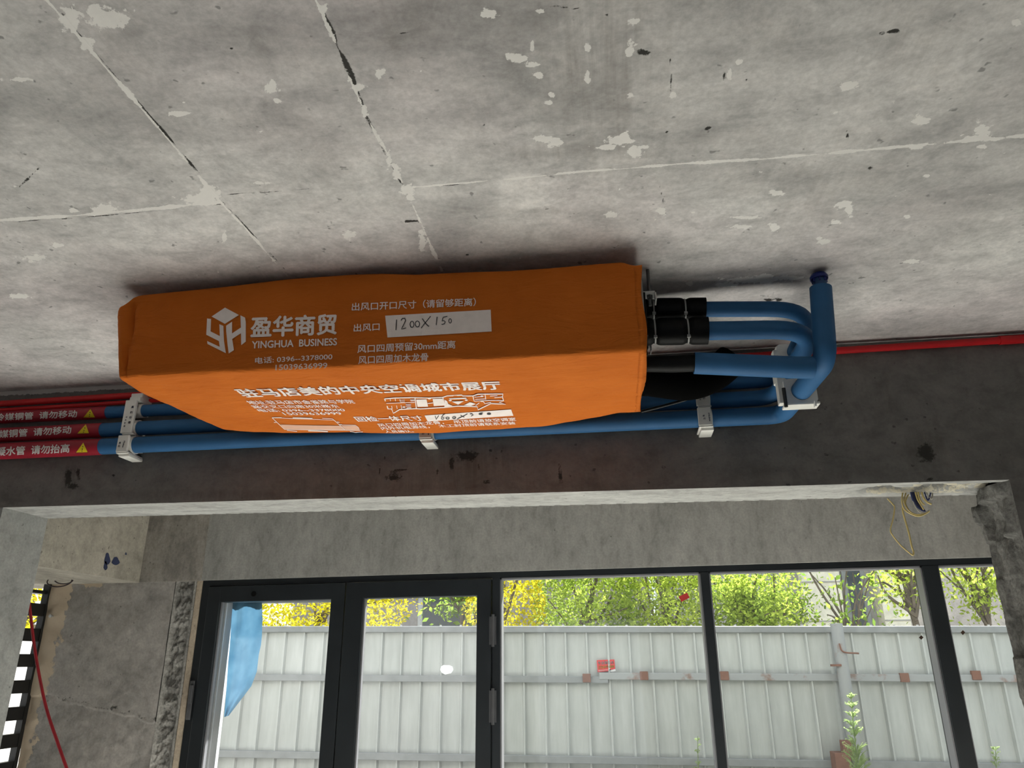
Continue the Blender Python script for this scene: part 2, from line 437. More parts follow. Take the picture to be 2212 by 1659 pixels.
    for b in ((885, 478, 15, 3), (1930, 68, 14, 4), (1938, 66, 6, 6), (1390, 113, 15, 7), (1565, 165, 5, 9), (1612, 172, 4, 3), (1527, 277, 7, 4), (1830, 290, 3, 9), (1880, 362, 6, 4), (1440, 285, 4, 3), (500, 105, 4, 3), (1310, 32, 5, 3), (1905, 72, 6, 3),
              (1660, 648, 8, 4), (1682, 648, 9, 5), (1010, 550, 4, 3), (1045, 270, 3, 3)): blob(*b, dark, .85)
    for b in ((1290, 130, 130, 190, .62), (1200, 330, 80, 12, .7), (1300, 320, 130, 14, .6), (1260, 195, 140, 8, .4), (1180, 455, 120, 6, .35), (1150, 60, 60, 60, .3), (860, 60, 70, 80, .35), (1040, 190, 40, 120, .3), (560, 110, 60, 40, .3), (250, 110, 60, 60, .4),
              (1620, 300, 220, 16, .25), (1980, 100, 70, 70, .45), (1700, 80, 70, 40, .3), (1800, 380, 200, 30, .25), (1770, 420, 30, 60, .35), (1690, 470, 40, 60, .25), (2080, 480, 90, 60, .2), (580, 270, 120, 40, .3), (360, 290, 80, 70, .2), (700, 330, 60, 120, .25)):
        blob(*b[:4], tone, b[4])
    return {'filler': fil, 'dark': dark, 'tone': tone}

# ceiling: visible part as a dense sheet, the rest of the slab behind it
ceil = empty('ceiling', (-.4, 1.5, ZC), 'bare grey concrete slab with pale filler along its joints', None, None, 'structure')
def cst(P0, U, V, nu, nv, at=None, mat=None):
    o = grid_mesh('slab_face', P0, U, V, nu, nv, mat or MAT['ceiling'], at, None, None, None, True)
    o.parent = ceil; o.matrix_parent_inverse = Matrix.Translation(-ceil.location); return o
cst((-3.7, .3, ZC), (5.9, 0, 0), (0, 2.3, 0), 1180, 460, ceiling_attrs)
MB().box(-3.9, 3.6, -4.2, 4.25, ZC+.002, ZC+.2).build('slab', MAT['ceiling'], ceil)

# floor
mesh('floor', [(-3.9, -4.2, 0), (3.6, -4.2, 0), (3.6, 4.1, 0), (-3.9, 4.1, 0), (-3.9, -4.2, -.1), (3.6, -4.2, -.1), (3.6, 4.1, -.1), (-3.9, 4.1, -.1)],
     [(0, 1, 2, 3), (4, 7, 6, 5), (0, 4, 5, 1), (1, 5, 6, 2), (2, 6, 7, 3), (3, 7, 4, 0)], MAT['floor'])['kind'] = 'structure'
for nm, b in (('wall_back', (-3.9, 3.6, -4.3, -4.2, 2.35, ZC)), ('wall_left', (-4.0, -3.9, -4.2, YB2, 0, ZC)), ('wall_right', (3.6, 3.7, -4.3, 4.25, 0, ZC))):
    MB().box(*b).build(nm, MAT['soffit'] if 0 else concrete(nm+'_plaster', (.66, .65, .63), .08))['kind'] = 'structure'

# gap between these walls is an added opening, letting in sky fill from behind
for a, c in ((-3.9, -1.3), (.3, 3.6)): MB().box(a, c, -4.3, -4.2, 0, 2.36).build('wall_back', MAT['render'])['kind'] = 'structure'
# front wall: beam over the wide opening and its two piers
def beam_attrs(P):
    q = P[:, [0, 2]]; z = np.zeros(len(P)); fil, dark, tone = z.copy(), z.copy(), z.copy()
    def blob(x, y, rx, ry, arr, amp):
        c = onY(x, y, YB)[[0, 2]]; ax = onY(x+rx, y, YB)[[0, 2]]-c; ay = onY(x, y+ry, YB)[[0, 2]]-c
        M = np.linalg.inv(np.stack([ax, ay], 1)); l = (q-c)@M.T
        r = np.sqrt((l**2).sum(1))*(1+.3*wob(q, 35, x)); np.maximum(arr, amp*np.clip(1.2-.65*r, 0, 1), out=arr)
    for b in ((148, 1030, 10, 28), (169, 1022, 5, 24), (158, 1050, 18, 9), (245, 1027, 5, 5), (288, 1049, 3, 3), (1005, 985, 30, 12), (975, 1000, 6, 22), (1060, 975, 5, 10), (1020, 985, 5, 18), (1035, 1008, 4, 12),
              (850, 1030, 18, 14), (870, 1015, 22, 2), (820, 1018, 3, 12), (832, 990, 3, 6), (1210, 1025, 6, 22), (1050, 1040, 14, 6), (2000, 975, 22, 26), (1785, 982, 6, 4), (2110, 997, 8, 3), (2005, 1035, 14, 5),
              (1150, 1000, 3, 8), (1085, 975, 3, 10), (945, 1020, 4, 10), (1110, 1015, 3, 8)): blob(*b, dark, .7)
    for b in ((1010, 995, 90, 45, .7), (150, 1035, 30, 30, .6), (2000, 970, 36, 40, .6), (500, 1068, 350, 8, .5), (1000, 1052, 300, 10, .5), (1880, 850, 60, 50, .25), (1720, 1020, 300, 14, .25)):  # tone on the wall right of the pipes is painted shadow
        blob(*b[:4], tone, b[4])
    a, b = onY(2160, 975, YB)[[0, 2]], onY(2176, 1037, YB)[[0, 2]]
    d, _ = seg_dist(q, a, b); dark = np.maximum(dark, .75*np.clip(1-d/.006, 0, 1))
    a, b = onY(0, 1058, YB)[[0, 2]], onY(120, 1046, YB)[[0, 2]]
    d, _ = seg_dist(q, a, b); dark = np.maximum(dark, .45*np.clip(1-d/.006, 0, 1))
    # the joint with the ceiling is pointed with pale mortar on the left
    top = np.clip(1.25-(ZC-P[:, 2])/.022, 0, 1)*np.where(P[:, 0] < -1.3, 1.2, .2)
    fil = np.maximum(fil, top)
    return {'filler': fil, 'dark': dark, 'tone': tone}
def beam_shear(P):
    P = P.copy(); t = (ZC-P[:, 2])/(ZC-2.307); P[:, 2] = ZC-t*(ZC-zsof(P[:, 0])); return P
wf = empty('wall_front', (-.4, YB, 0), 'grey rendered beam and piers around the wide opening', None, None, 'structure')
def put(o, par):
    o.parent = par; o.matrix_parent_inverse = Matrix.Translation(-par.location); return o
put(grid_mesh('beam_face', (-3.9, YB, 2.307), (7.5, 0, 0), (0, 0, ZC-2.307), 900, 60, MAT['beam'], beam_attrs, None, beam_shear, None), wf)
def soffit_move(P):
    P = P.copy(); P[:, 2] = zsof(P[:, 0])
    # broken concrete at the right-hand end: hollows reach up into the beam
    for i in range(len(P)):
        x, y, _z = P[i]
        e = 0
        if x > .80:
            n = mnoise.fractal(Vector((x*9, y*26, 1)), .8, 2, 4)
            w = min(1, (x-.80)/.16)*min(1, max(0, (y-YB-.035)/.03))*min(1, max(0, (YB2-.02-y)/.03))
            e = max(0, .016+.03*n)*w
            band = math.exp(-((y-(YB+.165-.10*(x-.85)))/.035)**2)*min(1, max(0, (x-.83)/.06))*min(1, max(0, (1.20-x)/.1))
            e += .085*band
        P[i, 2] += e
    return P
def soffit_attrs(P):
    q = P[:, :2]; z = np.zeros(len(P)); d, t, f = z.copy(), z.copy(), z.copy()
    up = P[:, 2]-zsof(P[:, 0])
    d = np.clip((up-.02)/.04, 0, .9); f = np.where((P[:, 0] > .9) & (up > .006) & (up < .03), .55, 0)  # hollows painted darker with depth, as shade; shallow breaks go pale tan
    for (x0, y0, x1, y1) in ((-2.0, 2.67, -1.2, 2.70), (-1.1, 2.72, -.2, 2.70), (.1, 2.66, .6, 2.72)):
        dd, _ = seg_dist(q, np.array([x0, y0]), np.array([x1, y1])); t = np.maximum(t, .35*np.clip(1-dd/.05, 0, 1))
    def ln(pts, w, arr, amp):
        pts = [onZ(x, y, 2.297)[:2] for x, y in pts]
        for a, b in zip(pts[:-1], pts[1:]):
            dd, _ = seg_dist(q, a, b); np.maximum(arr, amp*np.clip(1.2-dd/w, 0, 1), out=arr)
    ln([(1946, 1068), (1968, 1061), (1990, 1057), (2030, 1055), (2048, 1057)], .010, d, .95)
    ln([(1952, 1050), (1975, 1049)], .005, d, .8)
    f = np.where(d > .5, 0, f)
    ln([(1982, 1050), (2010, 1047), (2060, 1047), (2095, 1050)], .022, f, .9); d = np.where(f > .7, d*.3, d)
    return {'filler': f, 'dark': d, 'tone': t}
put(grid_mesh('beam_soffit', (XL, YB, 2.307), (XR-XL, 0, 0), (0, YB2-YB, 0), 620, 44, MAT['soffit'], soffit_attrs, None, soffit_move, None, True), wf)
b = MB(); b.box(-3.9, 3.6, YB+.004, YB2, 2.44, ZC); b.prism([(-3.9, zsof(-3.9)), (3.6, zsof(3.6)), (3.6, 2.45), (-3.9, 2.45)], 'y', YB2-.012, YB2)
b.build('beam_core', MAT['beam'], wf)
MB().box(-3.9, XL, YB, YB2, 0, zsof(XL)).build('pier', MAT['pier'], wf)
# right pier: its reveal is hacked and rough
def pier_move(P):
    P = P.copy()
    for i in range(len(P)):
        x, y, z = P[i]
        w = min(1, max(0, (y-YB-.02)/.03))
        n = mnoise.fractal(Vector((y*14, z*9, 3)), .9, 2.1, 5); c = mnoise.cell(Vector((y*11+.3, z*8, 7)))
        edge = max(0, (y-YB2+.03)/.03)
        tp = 1+1.6*max(0, min(1, (z-2.05)/.15)); P[i, 0] = XR+(.008+.010*n*tp+.010*(c-.4)*tp)*w*(1-.75*edge)+.004*n*edge
    return P
b = MB().box(XR+.05, 3.6, YB, YB2, 0, zsof(2)); b.box(XR, XR+.06, YB, YB+.004, 0, zsof(XR))
b.build('pier', MAT['beam'], wf)
put(grid_mesh('pier_reveal', (XR, YB, 0.9), (0, YB2-YB, 0), (0, 0, zsof(XR)-.9), 40, 230, MAT['rough'], None, None, pier_move, None), wf)

# window wall: lintel, the left-hand blank wall
ww = empty('wall_window', (-.4, YW, 0), 'grey rendered lintel and side panel around the window', None, None, 'structure')
XJ = onY(433, 1270, YW)[0]         # left jamb of the frame
XK = onY(377, 1265, YW)[0]         # start of the chiselled strip
ZL = 2.196
def wshear(V):
    V = V.copy(); V[:, 2] += zwin(V[:, 0]); return V
b = MB(); b.box(XCB, 3.6, YW, YW+.22, ZL, ZC+.05); b.build('lintel', MAT['render'], ww, fn=wshear)
xw0 = XG-.015
def wallB_move(P):
    P = P.copy()
    for i in range(len(P)):
        x, y, z = P[i]
        n = mnoise.fractal(Vector((x*5, z*5, 2)), .9, 2, 5)
        yy = YW+.006+.006*n
        lim = 1.56+.05*mnoise.noise(Vector((x*7, 0, 5)))-.09*(x+2.9)/.5
        if z < lim: yy += .012+.006*n                     # scratch coat below the finished coat
        P[i, 1] = yy
        P[i, 2] = z+zwin(x)*(z/2.2)
    return P
def panel_attrs(P):
    q = P[:, [0, 2]]; x, z = P[:, 0], P[:, 2]
    lim = XG+.07+.05*np.clip((z-1.55)/.5, -.6, 1)+.03*wob(q, 9, 2)+.02*wob(q, 31, 5)
    f = np.clip(.5+(lim-x)/.05, 0, 1.1)
    f = np.maximum(f, np.clip(.55+(z-2.165+.03*wob(q, 12, 1))/.03, 0, .9)*np.clip((-2.75-x)/.2, 0, 1))
    zl = 1.56-.09*(x+2.9)/.5+.02*wob(q, 15, 3)
    d = .5*np.clip(1-np.abs(z-zl)/.03, 0, 1); d = np.maximum(d, .42*np.clip(1-np.abs(x-lim)/.02, 0, 1)*(wob(q, 8, 1) > -.1))
    t = np.where(z < zl, .2, .1)
    return {'filler': f, 'dark': d, 'tone': t}
put(grid_mesh('panel', (xw0, YW, .9), (XK-xw0, 0, 0), (0, 0, ZL-.9+.004), 150, 230, concrete('old_plaster', (.33, .31, .29), .14, 3.2, (1, 1, 1), .92, .4, 0, True, (.50, .41, .31)), panel_attrs, None, wallB_move, None), ww)
def strip_move(P):
    P = P.copy()
    for i in range(len(P)):
        x, y, z = P[i]; n = mnoise.fractal(Vector((x*30, z*24, 2)), .9, 2, 5)
        e = min(1, (x-XK)/.015)*min(1, max(0, (XJ-.045-x)/.02))
        P[i, 1] = YW+.012*(1-e)+(.035+.022*n)*e; P[i, 2] = z+zwin(x)*(z/2.2)
    return P
put(grid_mesh('chiselled_strip', (XK, YW, .9), (XJ-.03-XK, 0, 0), (0, 0, ZL-.9+.004), 34, 230, concrete('chipped_edge', (.30, .29, .27), .3, 9, (1, 1, 1), .95, .8, fine=.25), None, None, strip_move, None), ww)
MB().box(XJ-.032, XJ, YW+.012, YW+.2, 0, ZL).build('jamb_edge', MAT['tan'], ww, fn=wshear)
b = MB(); b.box(xw0, XJ-.02, YW+.075, YW+.22, 0, ZL+.02); b.build('panel_core', MAT['render'], ww, fn=wshear)
b = MB(); b.box(-3.9, XCB, YB2, YW+.22, ZL-.02, ZC); o = b.build('side_beam', concrete('stained_concrete', (.36, .335, .285), .2, 3.5, (3, 1, 1), .9, .3), ww)
# marks on the side beam
MB().box(XCB+.001, XJ, YW-.004, YW+.05, ZL-.001, ZC+.02).build('lintel_end', concrete('mottled_concrete', (.27, .25, .225), .22, 5, (2, 1, 1), .92, .4), ww, fn=wshear)
b = MB()
for x, y, rx, ry in ((232, 1207, 6, 13), (250, 1212, 8, 9), (228, 1222, 4, 10), (272, 1196, 2, 3)):
    pts = []
    for q in range(14):
        t = q/14*2*math.pi; p = onX(x+rx*math.cos(t)*(1+.25*math.sin(3*t)), y+ry*math.sin(t), XCB+.0015); pts.append(tuple(p))
    n0 = len(b.V); b.add(pts, [tuple(range(14))])
b.build('ink_mark', MAT['blue_ink'], ww)
# small screw in the plaster by the grille
scr = onY(113, 1331, YW-.002)
b = MB(); b.tube([scr+np.array([0, .012, 0]), scr+np.array([0, -.014, 0])], .0045, 10); b.tube([scr+np.array([0, -.012, 0]), scr+np.array([0, -.018, 0])], .009, 12)
tag(b.build('wall_screw', MAT['steel'], None, True), 'small steel screw standing out of the tan plaster edge by the black grille', 'screw')

# left side wall below the side beam: low wall, head and the opening that holds the grille
ws = MB(); ZGH = onX(75, 1262, XG)[2]
ws.box(XG-.16, XG, YB2, YW+.1, 0, .9); ws.box(XG-.16, XG, YB2, YW+.1, ZGH+.05, ZL-.01)
tag(ws.build('wall_side', MAT['tan']), kind='structure')

# ------------------------------------------------------------------ window and doors
FY, FYB = YW+.02, YW+.14
GY = YW+.105
def px(x, y, Y=FY): return onY(x, y, Y)[0]
def pz(x, y, Y=FY): p = onY(x, y, Y); return p[2]-zwin(p[0])
xj0, xj1 = px(435, 1262), px(450, 1290)
xm0, xm1 = px(749, 1258)-.003, px(749, 1258)+.003
xp0, xp1 = px(1063, 1262), px(1080, 1262)
x10, x11 = px(1513, 1242), px(1532, 1242)
x20, x21 = px(1994, 1236), px(2029, 1236)
xend = 2.9
zt0 = ZL
ztA = pz(740, 1258)               # underside of the head over the doors
ztB = pz(1300, 1242)              # underside of the head over the fixed panes
w1 = empty('window_1', (.8, FY, 0), 'black aluminium frame with three tall fixed panes beside the doors', None, None, 'structure')
b = MB()
b.box(xj0-.01, xend, FY, FYB, ztA, zt0+.01); b.box(xp1, xend, FY, FYB, ztB, ztA+.002)
b.build('frame_head', MAT['frame'], w1, fn=wshear)
MB().box(xj0-.006, xj1, FY, FYB, 0, ztA+.002).build('jamb', MAT['frame'], w1, fn=wshear)
MB().box(xp0, xp1, FY, FYB, 0, ztA+.002, .003).build('mullion', MAT['frame'], w1, fn=wshear)
MB().box(x10, x11, FY, FYB, 0, ztB+.002, .003).build('mullion', MAT['frame'], w1, fn=wshear)
MB().box(x20, x21, FY, FYB, 0, ztB+.002, .003).build('mullion', MAT['frame'], w1, fn=wshear)
MB().box(xp1, xend, FY, FYB, 0, .08).build('sill', MAT['frame'], w1, fn=wshear)
bead = simple('grey_bead_lit_reveal', (.22, .22, .235), .45, .1, .06, 8)  # beads line the reveals; their grey puts the light there into colour
for a, c in ((xp1, x10), (x11, x20), (x21, xend)):
    p = MB().box(a, c, GY, GY+.008, .08, ztB).build('pane', MAT['glass'], w1, fn=wshear)
    bb = MB()
    bb.box(a, a+.007, FY+.012, GY, .08, ztB); bb.box(c-.007, c, FY+.012, GY, .08, ztB); bb.box(a, c, FY+.012, GY, ztB-.007, ztB)
    bb.build('glazing_bead', bead, p, fn=wshear)
def door(name, xa, xb, ga, gb, gz, gl, label):
    r = empty(name, ((xa+xb)/2, FY-.02, 0), label, None, None, 'structure')
    z1 = ztA-.004; y0, y1 = FY-.012, FY+.055
    b = MB()
    b.box(xa, ga, y0, y1, .02, z1, .003); b.box(gb, xb, y0, y1, .02, z1, .003); b.box(ga-.004, gb+.004, y0, y1, gz, z1, .003); b.box(ga-.004, gb+.004, y0, y1, .02, .2, .003)
    b.build('leaf_frame', MAT['frame'], r, fn=wshear)
    p = MB().box(ga, gb, FY+.035, FY+.043, .2, gz).build('pane', gl, r, fn=wshear)
    bb = MB(); bb.box(ga, ga+.008, FY+.008, FY+.034, .2, gz); bb.box(gb-.004, gb, FY+.008, FY+.034, .2, gz)
    bb.build('glazing_bead', bead, p, fn=wshear)
    return r
gz = pz(600, 1298)
ga, gb = px(477, 1300), px(716, 1300); gc, gd = px(786, 1298), px(1031, 1298)
d1 = door('door_1', xj1+.004, xm0, ga, gb, gz, MAT['glass_dusty'], 'left leaf of the black framed double door with dusty glass')
d2 = door('door_2', xm1, xp0-.004, gc, gd, gz, MAT['glass_dusty'], 'right leaf of the black framed double door with hinges on the post')
hinge_m = simple('dark_hinge', (.10, .10, .105), .4, .4)
for (y0, y1) in ((1327, 1397), (1487, 1566)):
    xa = px(1066, (y0+y1)/2); z0, z1 = pz(1066, y1, FY-.02), pz(1066, y0, FY-.02)
    b = MB(); b.tube([(xa, FY-.02, z0), (xa, FY-.02, z1)], .008, 12); b.box(xa-.02, xa+.016, FY-.014, FY-.008, z0+.01, z1-.01)
    b.build('hinge', hinge_m, d2, True, fn=wshear)
# latch plate with a hole in the top rail of the left leaf, handle plate at its outer stile
hx = onY(548, 1283, FY-.013)
b = MB(); b.tube([hx+np.array([0, .003, 0]), hx+np.array([0, -.002, 0])], .014, 14); b.build('lock_hole', MAT['black'], d1)
lp = onY(412, 1510, FY-.014); b = MB(); b.box(lp[0]-.012, lp[0]+.012, FY-.02, FY-.012, lp[2]-.10, lp[2]+.09, .003); b.box(lp[0]-.006, lp[0]+.012, FY-.032, FY-.018, lp[2]-.02, lp[2]+.07, .003)
b.build('latch', hinge_m, d1)
# pale frame standing outside behind the left door leaf
of = empty('screen_frame', (ga, YW+.3, 0), 'pale grey upright and head of a frame outside the left door leaf', 'frame')
pale = simple('pale_grey_paint', (.66, .65, .67), .5, 0, .06, 8)
oy = YW+.26
b = MB(); xa, xb = onY(440, 1660, oy)[0], onY(505, 1310, oy)[0]
xb = onY(504, 1312, oy)[0]; xa = onY(470, 1312, oy)[0]-.12
b.box(xa, xb, oy, oy+.03, -.08, 2.30); b.box(xa, xb-.035, oy-.012, oy+.01, -.08, 2.30); b.build('upright', pale, of)
zf = onY(600, 1303, oy)[2]
MB().box(xb, onY(722, 1303, oy)[0]+.1, oy, oy+.015, zf, 2.30).build('head_rail', pale, of)
# blue protective film left hanging on it
def film():
    out = [(503, 1306), (566, 1306), (567, 1380), (560, 1415), (556, 1440), (545, 1478), (530, 1510), (507, 1530), (497, 1546), (484, 1548), (488, 1500), (492, 1420)]
    L = [(503, 1302), (500, 1340), (498, 1370), (496, 1400), (493, 1430), (491, 1460), (489, 1490), (487, 1515), (484, 1549)]
    R = [(566, 1302), (567, 1340), (566, 1370), (564, 1392), (559, 1415), (555, 1450), (543, 1482), (514, 1520), (494, 1546)]
    V = []; Fc = []; n = 10
    for i, (a, c) in enumerate(zip(L, R)):
        for j in range(n+1):
            t = j/n; x = a[0]*(1-t)+c[0]*t; y = a[1]*(1-t)+c[1]*t
            yy = oy-.014-.012*math.sin(t*9+i*.7)-.01*mnoise.noise(Vector((t*4, i*.6, 0)))
            V.append(onY(x, y, yy))
    for i in range(len(L)-1):
        for j in range(n):
            q = i*(n+1)+j; Fc.append((q, q+1, q+n+2, q+n+1))
    return V, Fc
k = Nt('blue_film'); v = k.coord()
c = k.ramp(k.noise(v, 9, 4), [(.3, (.045, .12, .20)), (.7, (.09, .19, .28))])
d_ = k.n('ShaderNodeBsdfDiffuse'); t_ = k.n('ShaderNodeBsdfTranslucent'); m_ = k.n('ShaderNodeMixShader'); m_.inputs[0].default_value = .35
k.l(c, d_.inputs[0]); k.l(c, t_.inputs[0]); k.l(d_.outputs[0], m_.inputs[1]); k.l(t_.outputs[0], m_.inputs[2]); k.l(m_.outputs[0], k.out.inputs['Surface'])
fv, ff = film()
tag(mesh('protective_film', fv, ff, k.m, None, True), 'torn sheet of blue protective film hanging outside the left door leaf', 'film')
# stickers and one translucent white patch on the glass
def sticker(name, quad, Y, mat, label, cat='sticker', th=.001, group=None):
    P = [onY(x, y, Y) for x, y in quad]; n = len(P)
    V = P+[p+np.array([0, th, 0]) for p in P]
    return tag(mesh(name, V, [tuple(range(n)), tuple(range(n, 2*n))[::-1]]+[(i, (i+1) % n, n+(i+1) % n, n+i) for i in range(n)], mat), label, cat, group)
redst = simple('red_sticker', (.62, .05, .05), .5)
brown = simple('brown_sticker', (.045, .025, .015), .5)
sticker('red_sticker', [(1466, 1289), (1484, 1280), (1490, 1291), (1472, 1300)], GY-.003, redst, 'tilted red sticker near the top of the first tall fixed pane')
sticker('brown_sticker', [(1985, 1377), (1990, 1372), (1995, 1377), (1990, 1382)], GY-.003, brown, 'tiny brown diamond sticker on the middle pane beside the wide mullion')
sticker('brown_sticker', [(2075, 1366), (2080, 1361), (2085, 1366), (2080, 1372)], GY-.003, brown, 'tiny brown diamond sticker on the narrow pane beside the hacked pier')
whs = leaf('white_patch', (.85, .87, .86), (.88, .9, .9), .5)
sticker('white_patch', [(953, 1440), (958, 1437), (970, 1437), (977, 1440), (979, 1447), (974, 1454), (962, 1457), (954, 1453), (951, 1447)], FY+.030, whs, 'white rounded patch on the glass of the right door leaf')

# ------------------------------------------------------------------ grille in the side wall
gr = empty('grille', (XG-.05, 3.4, .9), 'black slatted grille with white gaps behind the left pier', 'grille')
gm = simple('black_grille', (.010, .010, .010), .5, 0, .2)
yg1 = YW-.015; yg0 = YB2+.02
b = MB(); b.box(XG-.045, XG-.008, yg1+.004, yg1+.03, .9, ZGH+.04); b.build('post', gm, gr)
b = MB(); b.box(XG-.09, XG-.02, yg0, yg0+.05, .9, ZGH+.04); b.build('post', gm, gr)
za = onX(95, 1305, XG-.02)[2]; zb = onX(77, 1358, XG-.02)[2]
pitch = (za-zb)
z = za
zs = []
while z > .9: zs.append(z); z -= pitch
for z in zs:
    MB().box(XG-.045, XG-.012, yg0+.04, yg1+.006, z-.5*pitch, z).build('slat', gm, gr)
MB().box(XG-.075, XG-.02, yg0, yg1, za+.5*pitch-.012, za+.5*pitch+.006).build('top_rail', gm, gr)

# red cable hanging by the grille, loop of dark wire on top
pts = [onY(x, y, 3.35) for x, y in ((56, 1255), (60, 1275), (64, 1310), (72, 1380), (83, 1450), (100, 1530), (123, 1600), (146, 1665), (170, 1730))]
b = MB().tube(spline(pts, 6), .0068, 10); tag(b.build('red_cable', MAT['cable_red'], None, True), 'dark red cable hanging down in front of the black slatted grille', 'cable')
b = MB()
cc = onY(131, 1252, 3.8)
loop = []
for q in range(56):
    t = q/55*2*math.pi*2.3; loop.append((cc[0]+.062*math.cos(t+.5)+.012*q/55, 3.8+.03*math.sin(t*.5), cc[2]+.026*math.sin(t+.5)-.004+.01*math.sin(t*.45)))
b.tube(loop, .0032, 8); b.tube(spline([loop[0], (cc[0]-.06, 3.72, cc[2]+.05), (cc[0]-.1, 3.6, ZL-.012)], 6), .0032, 8)
tag(b.build('wire_loop', simple('dark_wire', (.035, .022, .025), .5), None, True), 'small dark wire loop hanging under the side beam above the grille', 'wire')

# ------------------------------------------------------------------ fan coil unit under its orange cover
YC, XU0, XU1 = 1.818, -1.43, .108
_top = [(300, 635), (480, 617), (620, 600), (760, 590), (820, 588), (900, 590), (1000, 585), (1100, 582), (1200, 575), (1290, 567), (1345, 563), (1368, 571), (1380, 569)]
_tx, _tz = zip(*[(lambda p: (p[0], p[2]))(onY(x, y, YC)) for x, y in [(242, 675), (252, 660), (270, 655), (285, 641)]+_top])
_bx, _bz = zip(*[(lambda p: (p[0], p[2]))(onY(x, y, YC)) for x, y in ((245, 815), (300, 813), (500, 803), (700, 795), (900, 783), (1100, 775), (1250, 765), (1400, 757))])
YR = 2.44
_rx, _rz = zip(*[(lambda p: (p[0], p[2]))(onY(x, y, YR)) for x, y in ((410, 921), (440, 930), (520, 934), (640, 937), (850, 940), (950, 937), (1060, 930), (1180, 922), (1290, 906), (1340, 895), (1385, 892))])
def ztop(X): return float(np.interp(X, _tx, _tz))
def zbot(X): return float(np.interp(X, _bx, _bz))
def zrear(X): return float(np.interp(X, _rx, _rz))
def wr(x, y, s): return mnoise.fractal(Vector((x*s, y*s, s)), .9, 2, 3)
def front_y(X, Z):
    return YC+.004*wr(X*.7, Z*2, 5)+.0012*wr(X, Z*3, 17)+.018*math.exp(-((X+1.372+.02*(2.7-Z)/.2)/.009)**2)
def under_z(X, Y):
    t = min(1, max(0, (Y-YC)/(YR-YC))); s = t*t*(3-2*t)
    w = .004*wr(X, Y*1.6, 4)+.0030*wr(X*.8, Y*2.6, 11)*(1.8-1.4*t)
    return zbot(X)*(1-s)+zrear(X)*s-.006*math.sin(math.pi*t)+w*min(1, t*8)
def cover_mesh():
    xs = [XU0+.03*(1-math.cos(a)) for a in np.linspace(0, math.pi/2, 7)]
    ins = [.035*(1-math.sin(a)) for a in np.linspace(0, math.pi/2, 7)]
    n = 110
    xs += list(np.linspace(xs[-1], XU1, n+1)[1:]); ins += [0]*n
    V = []; Fc = []; m = 0
    rows = []
    for X, e in zip(xs, ins):
        zt, zb = ztop(X), zbot(X); pr = []
        for q in range(4): pr.append((YC+.16-.045*q, zt+.004-.001*q))
        r = .012
        for a in np.linspace(0, math.pi/2, 5): pr.append((YC+r-r*math.sin(a), zt-r+r*math.cos(a)))
        for t in np.linspace(0, 1, 15)[1:-1]:
            z = (zt-r)*(1-t)+(zb+r)*t; pr.append((front_y(X, z), z))
        for a in np.linspace(0, math.pi/2, 5):
            pr.append((front_y(X, zb)+r-r*math.cos(a), zb+r-r*math.sin(a)))
        for t in np.linspace(0, 1, 31)[1:-1]:
            y = (YC+r)*(1-t)+(YR-.02)*t; pr.append((y, under_z(X, y)))
        zr = under_z(X, YR-.02)
        for a in np.linspace(0, math.pi/2, 5): pr.append((YR-.02+.02*math.sin(a), zr+.02-.02*math.cos(a)))
        for t in np.linspace(0, 1, 7)[1:]: pr.append((YR+.004*math.sin(t*5+X*4), (zr+.02)*(1-t)+(zt-.02)*t))
        m = len(pr)
        cy, cz = (YC+YR)/2, (zt+zb)/2
        wl = min(1, max(0, (-1.22-X)/.2))
        for (y, z) in pr:
            if e > 0:
                sy = 1-e/((YR-YC)/2); sz = 1-e*.16/((zt-zb)/2); y = cy+(y-cy)*sy; z = cz+(z-cz)*sz
            dx = 0
            if X == xs[-1]: dx = .004*math.sin(z*31+y*9)
            V.append((X+dx+.046*wl*wl*min(1.2, max(0, (zt-z)/(zt-zb))), y, z))
    N = len(xs)
    for i in range(N-1):
        for j in range(m-1): Fc.append((i*m+j, i*m+j+1, (i+1)*m+j+1, (i+1)*m+j))
    # closed left end, a little hollow
    c0 = len(V); zc = (ztop(XU0)+zbot(XU0))/2
    ring2 = []
    for j in range(m):
        x, y, z = V[j]; V.append((XU0+.004+.006*mnoise.noise(Vector((y*9, z*9, 1))), (YC+YR)/2+(y-(YC+YR)/2)*.7, zc+(z-zc)*.8)); ring2.append(len(V)-1)
    for j in range(m-1): Fc.append((j+1, j, ring2[j], ring2[j+1]))
    V.append((XU0+.012, (YC+YR)/2, zc)); c = len(V)-1
    for j in range(m-1): Fc.append((ring2[j+1], ring2[j], c))
    return V, Fc
cover = empty('dust_cover', (-.66, 2.13, 2.49), 'long orange fabric dust cover with white printing hung over the ceiling unit', 'dust cover')
cv, cf = cover_mesh()
cloth = mesh('cloth', cv, cf, MAT['orange'], cover, True, None, 50)
sm = cloth.modifiers.new('thickness', 'SOLIDIFY'); sm.thickness = .002; sm.offset = -1
# stitched hem along the open right end
b = MB()
hem = [(XU1-.004+.002*math.sin(z*40), front_y(XU1, z)-.003, z) for z in np.linspace(ztop(XU1)-.012, zbot(XU1)+.012, 14)]
hem += [(XU1-.004, y, under_z(XU1, y)-.003) for y in np.linspace(YC+.014, YR-.03, 22)]
V = []; Fc = []
for i, p in enumerate(hem):
    V += [p, (p[0]-.016, p[1]+(.0025 if i < 14 else 0), p[2]+(0 if i < 14 else .0025))]
for i in range(len(hem)-1): Fc.append((2*i, 2*i+2, 2*i+3, 2*i+1))
hm = mesh('hem', V, Fc, MAT['orange'], cover, True); s2 = hm.modifiers.new('thickness', 'SOLIDIFY'); s2.thickness = .0015

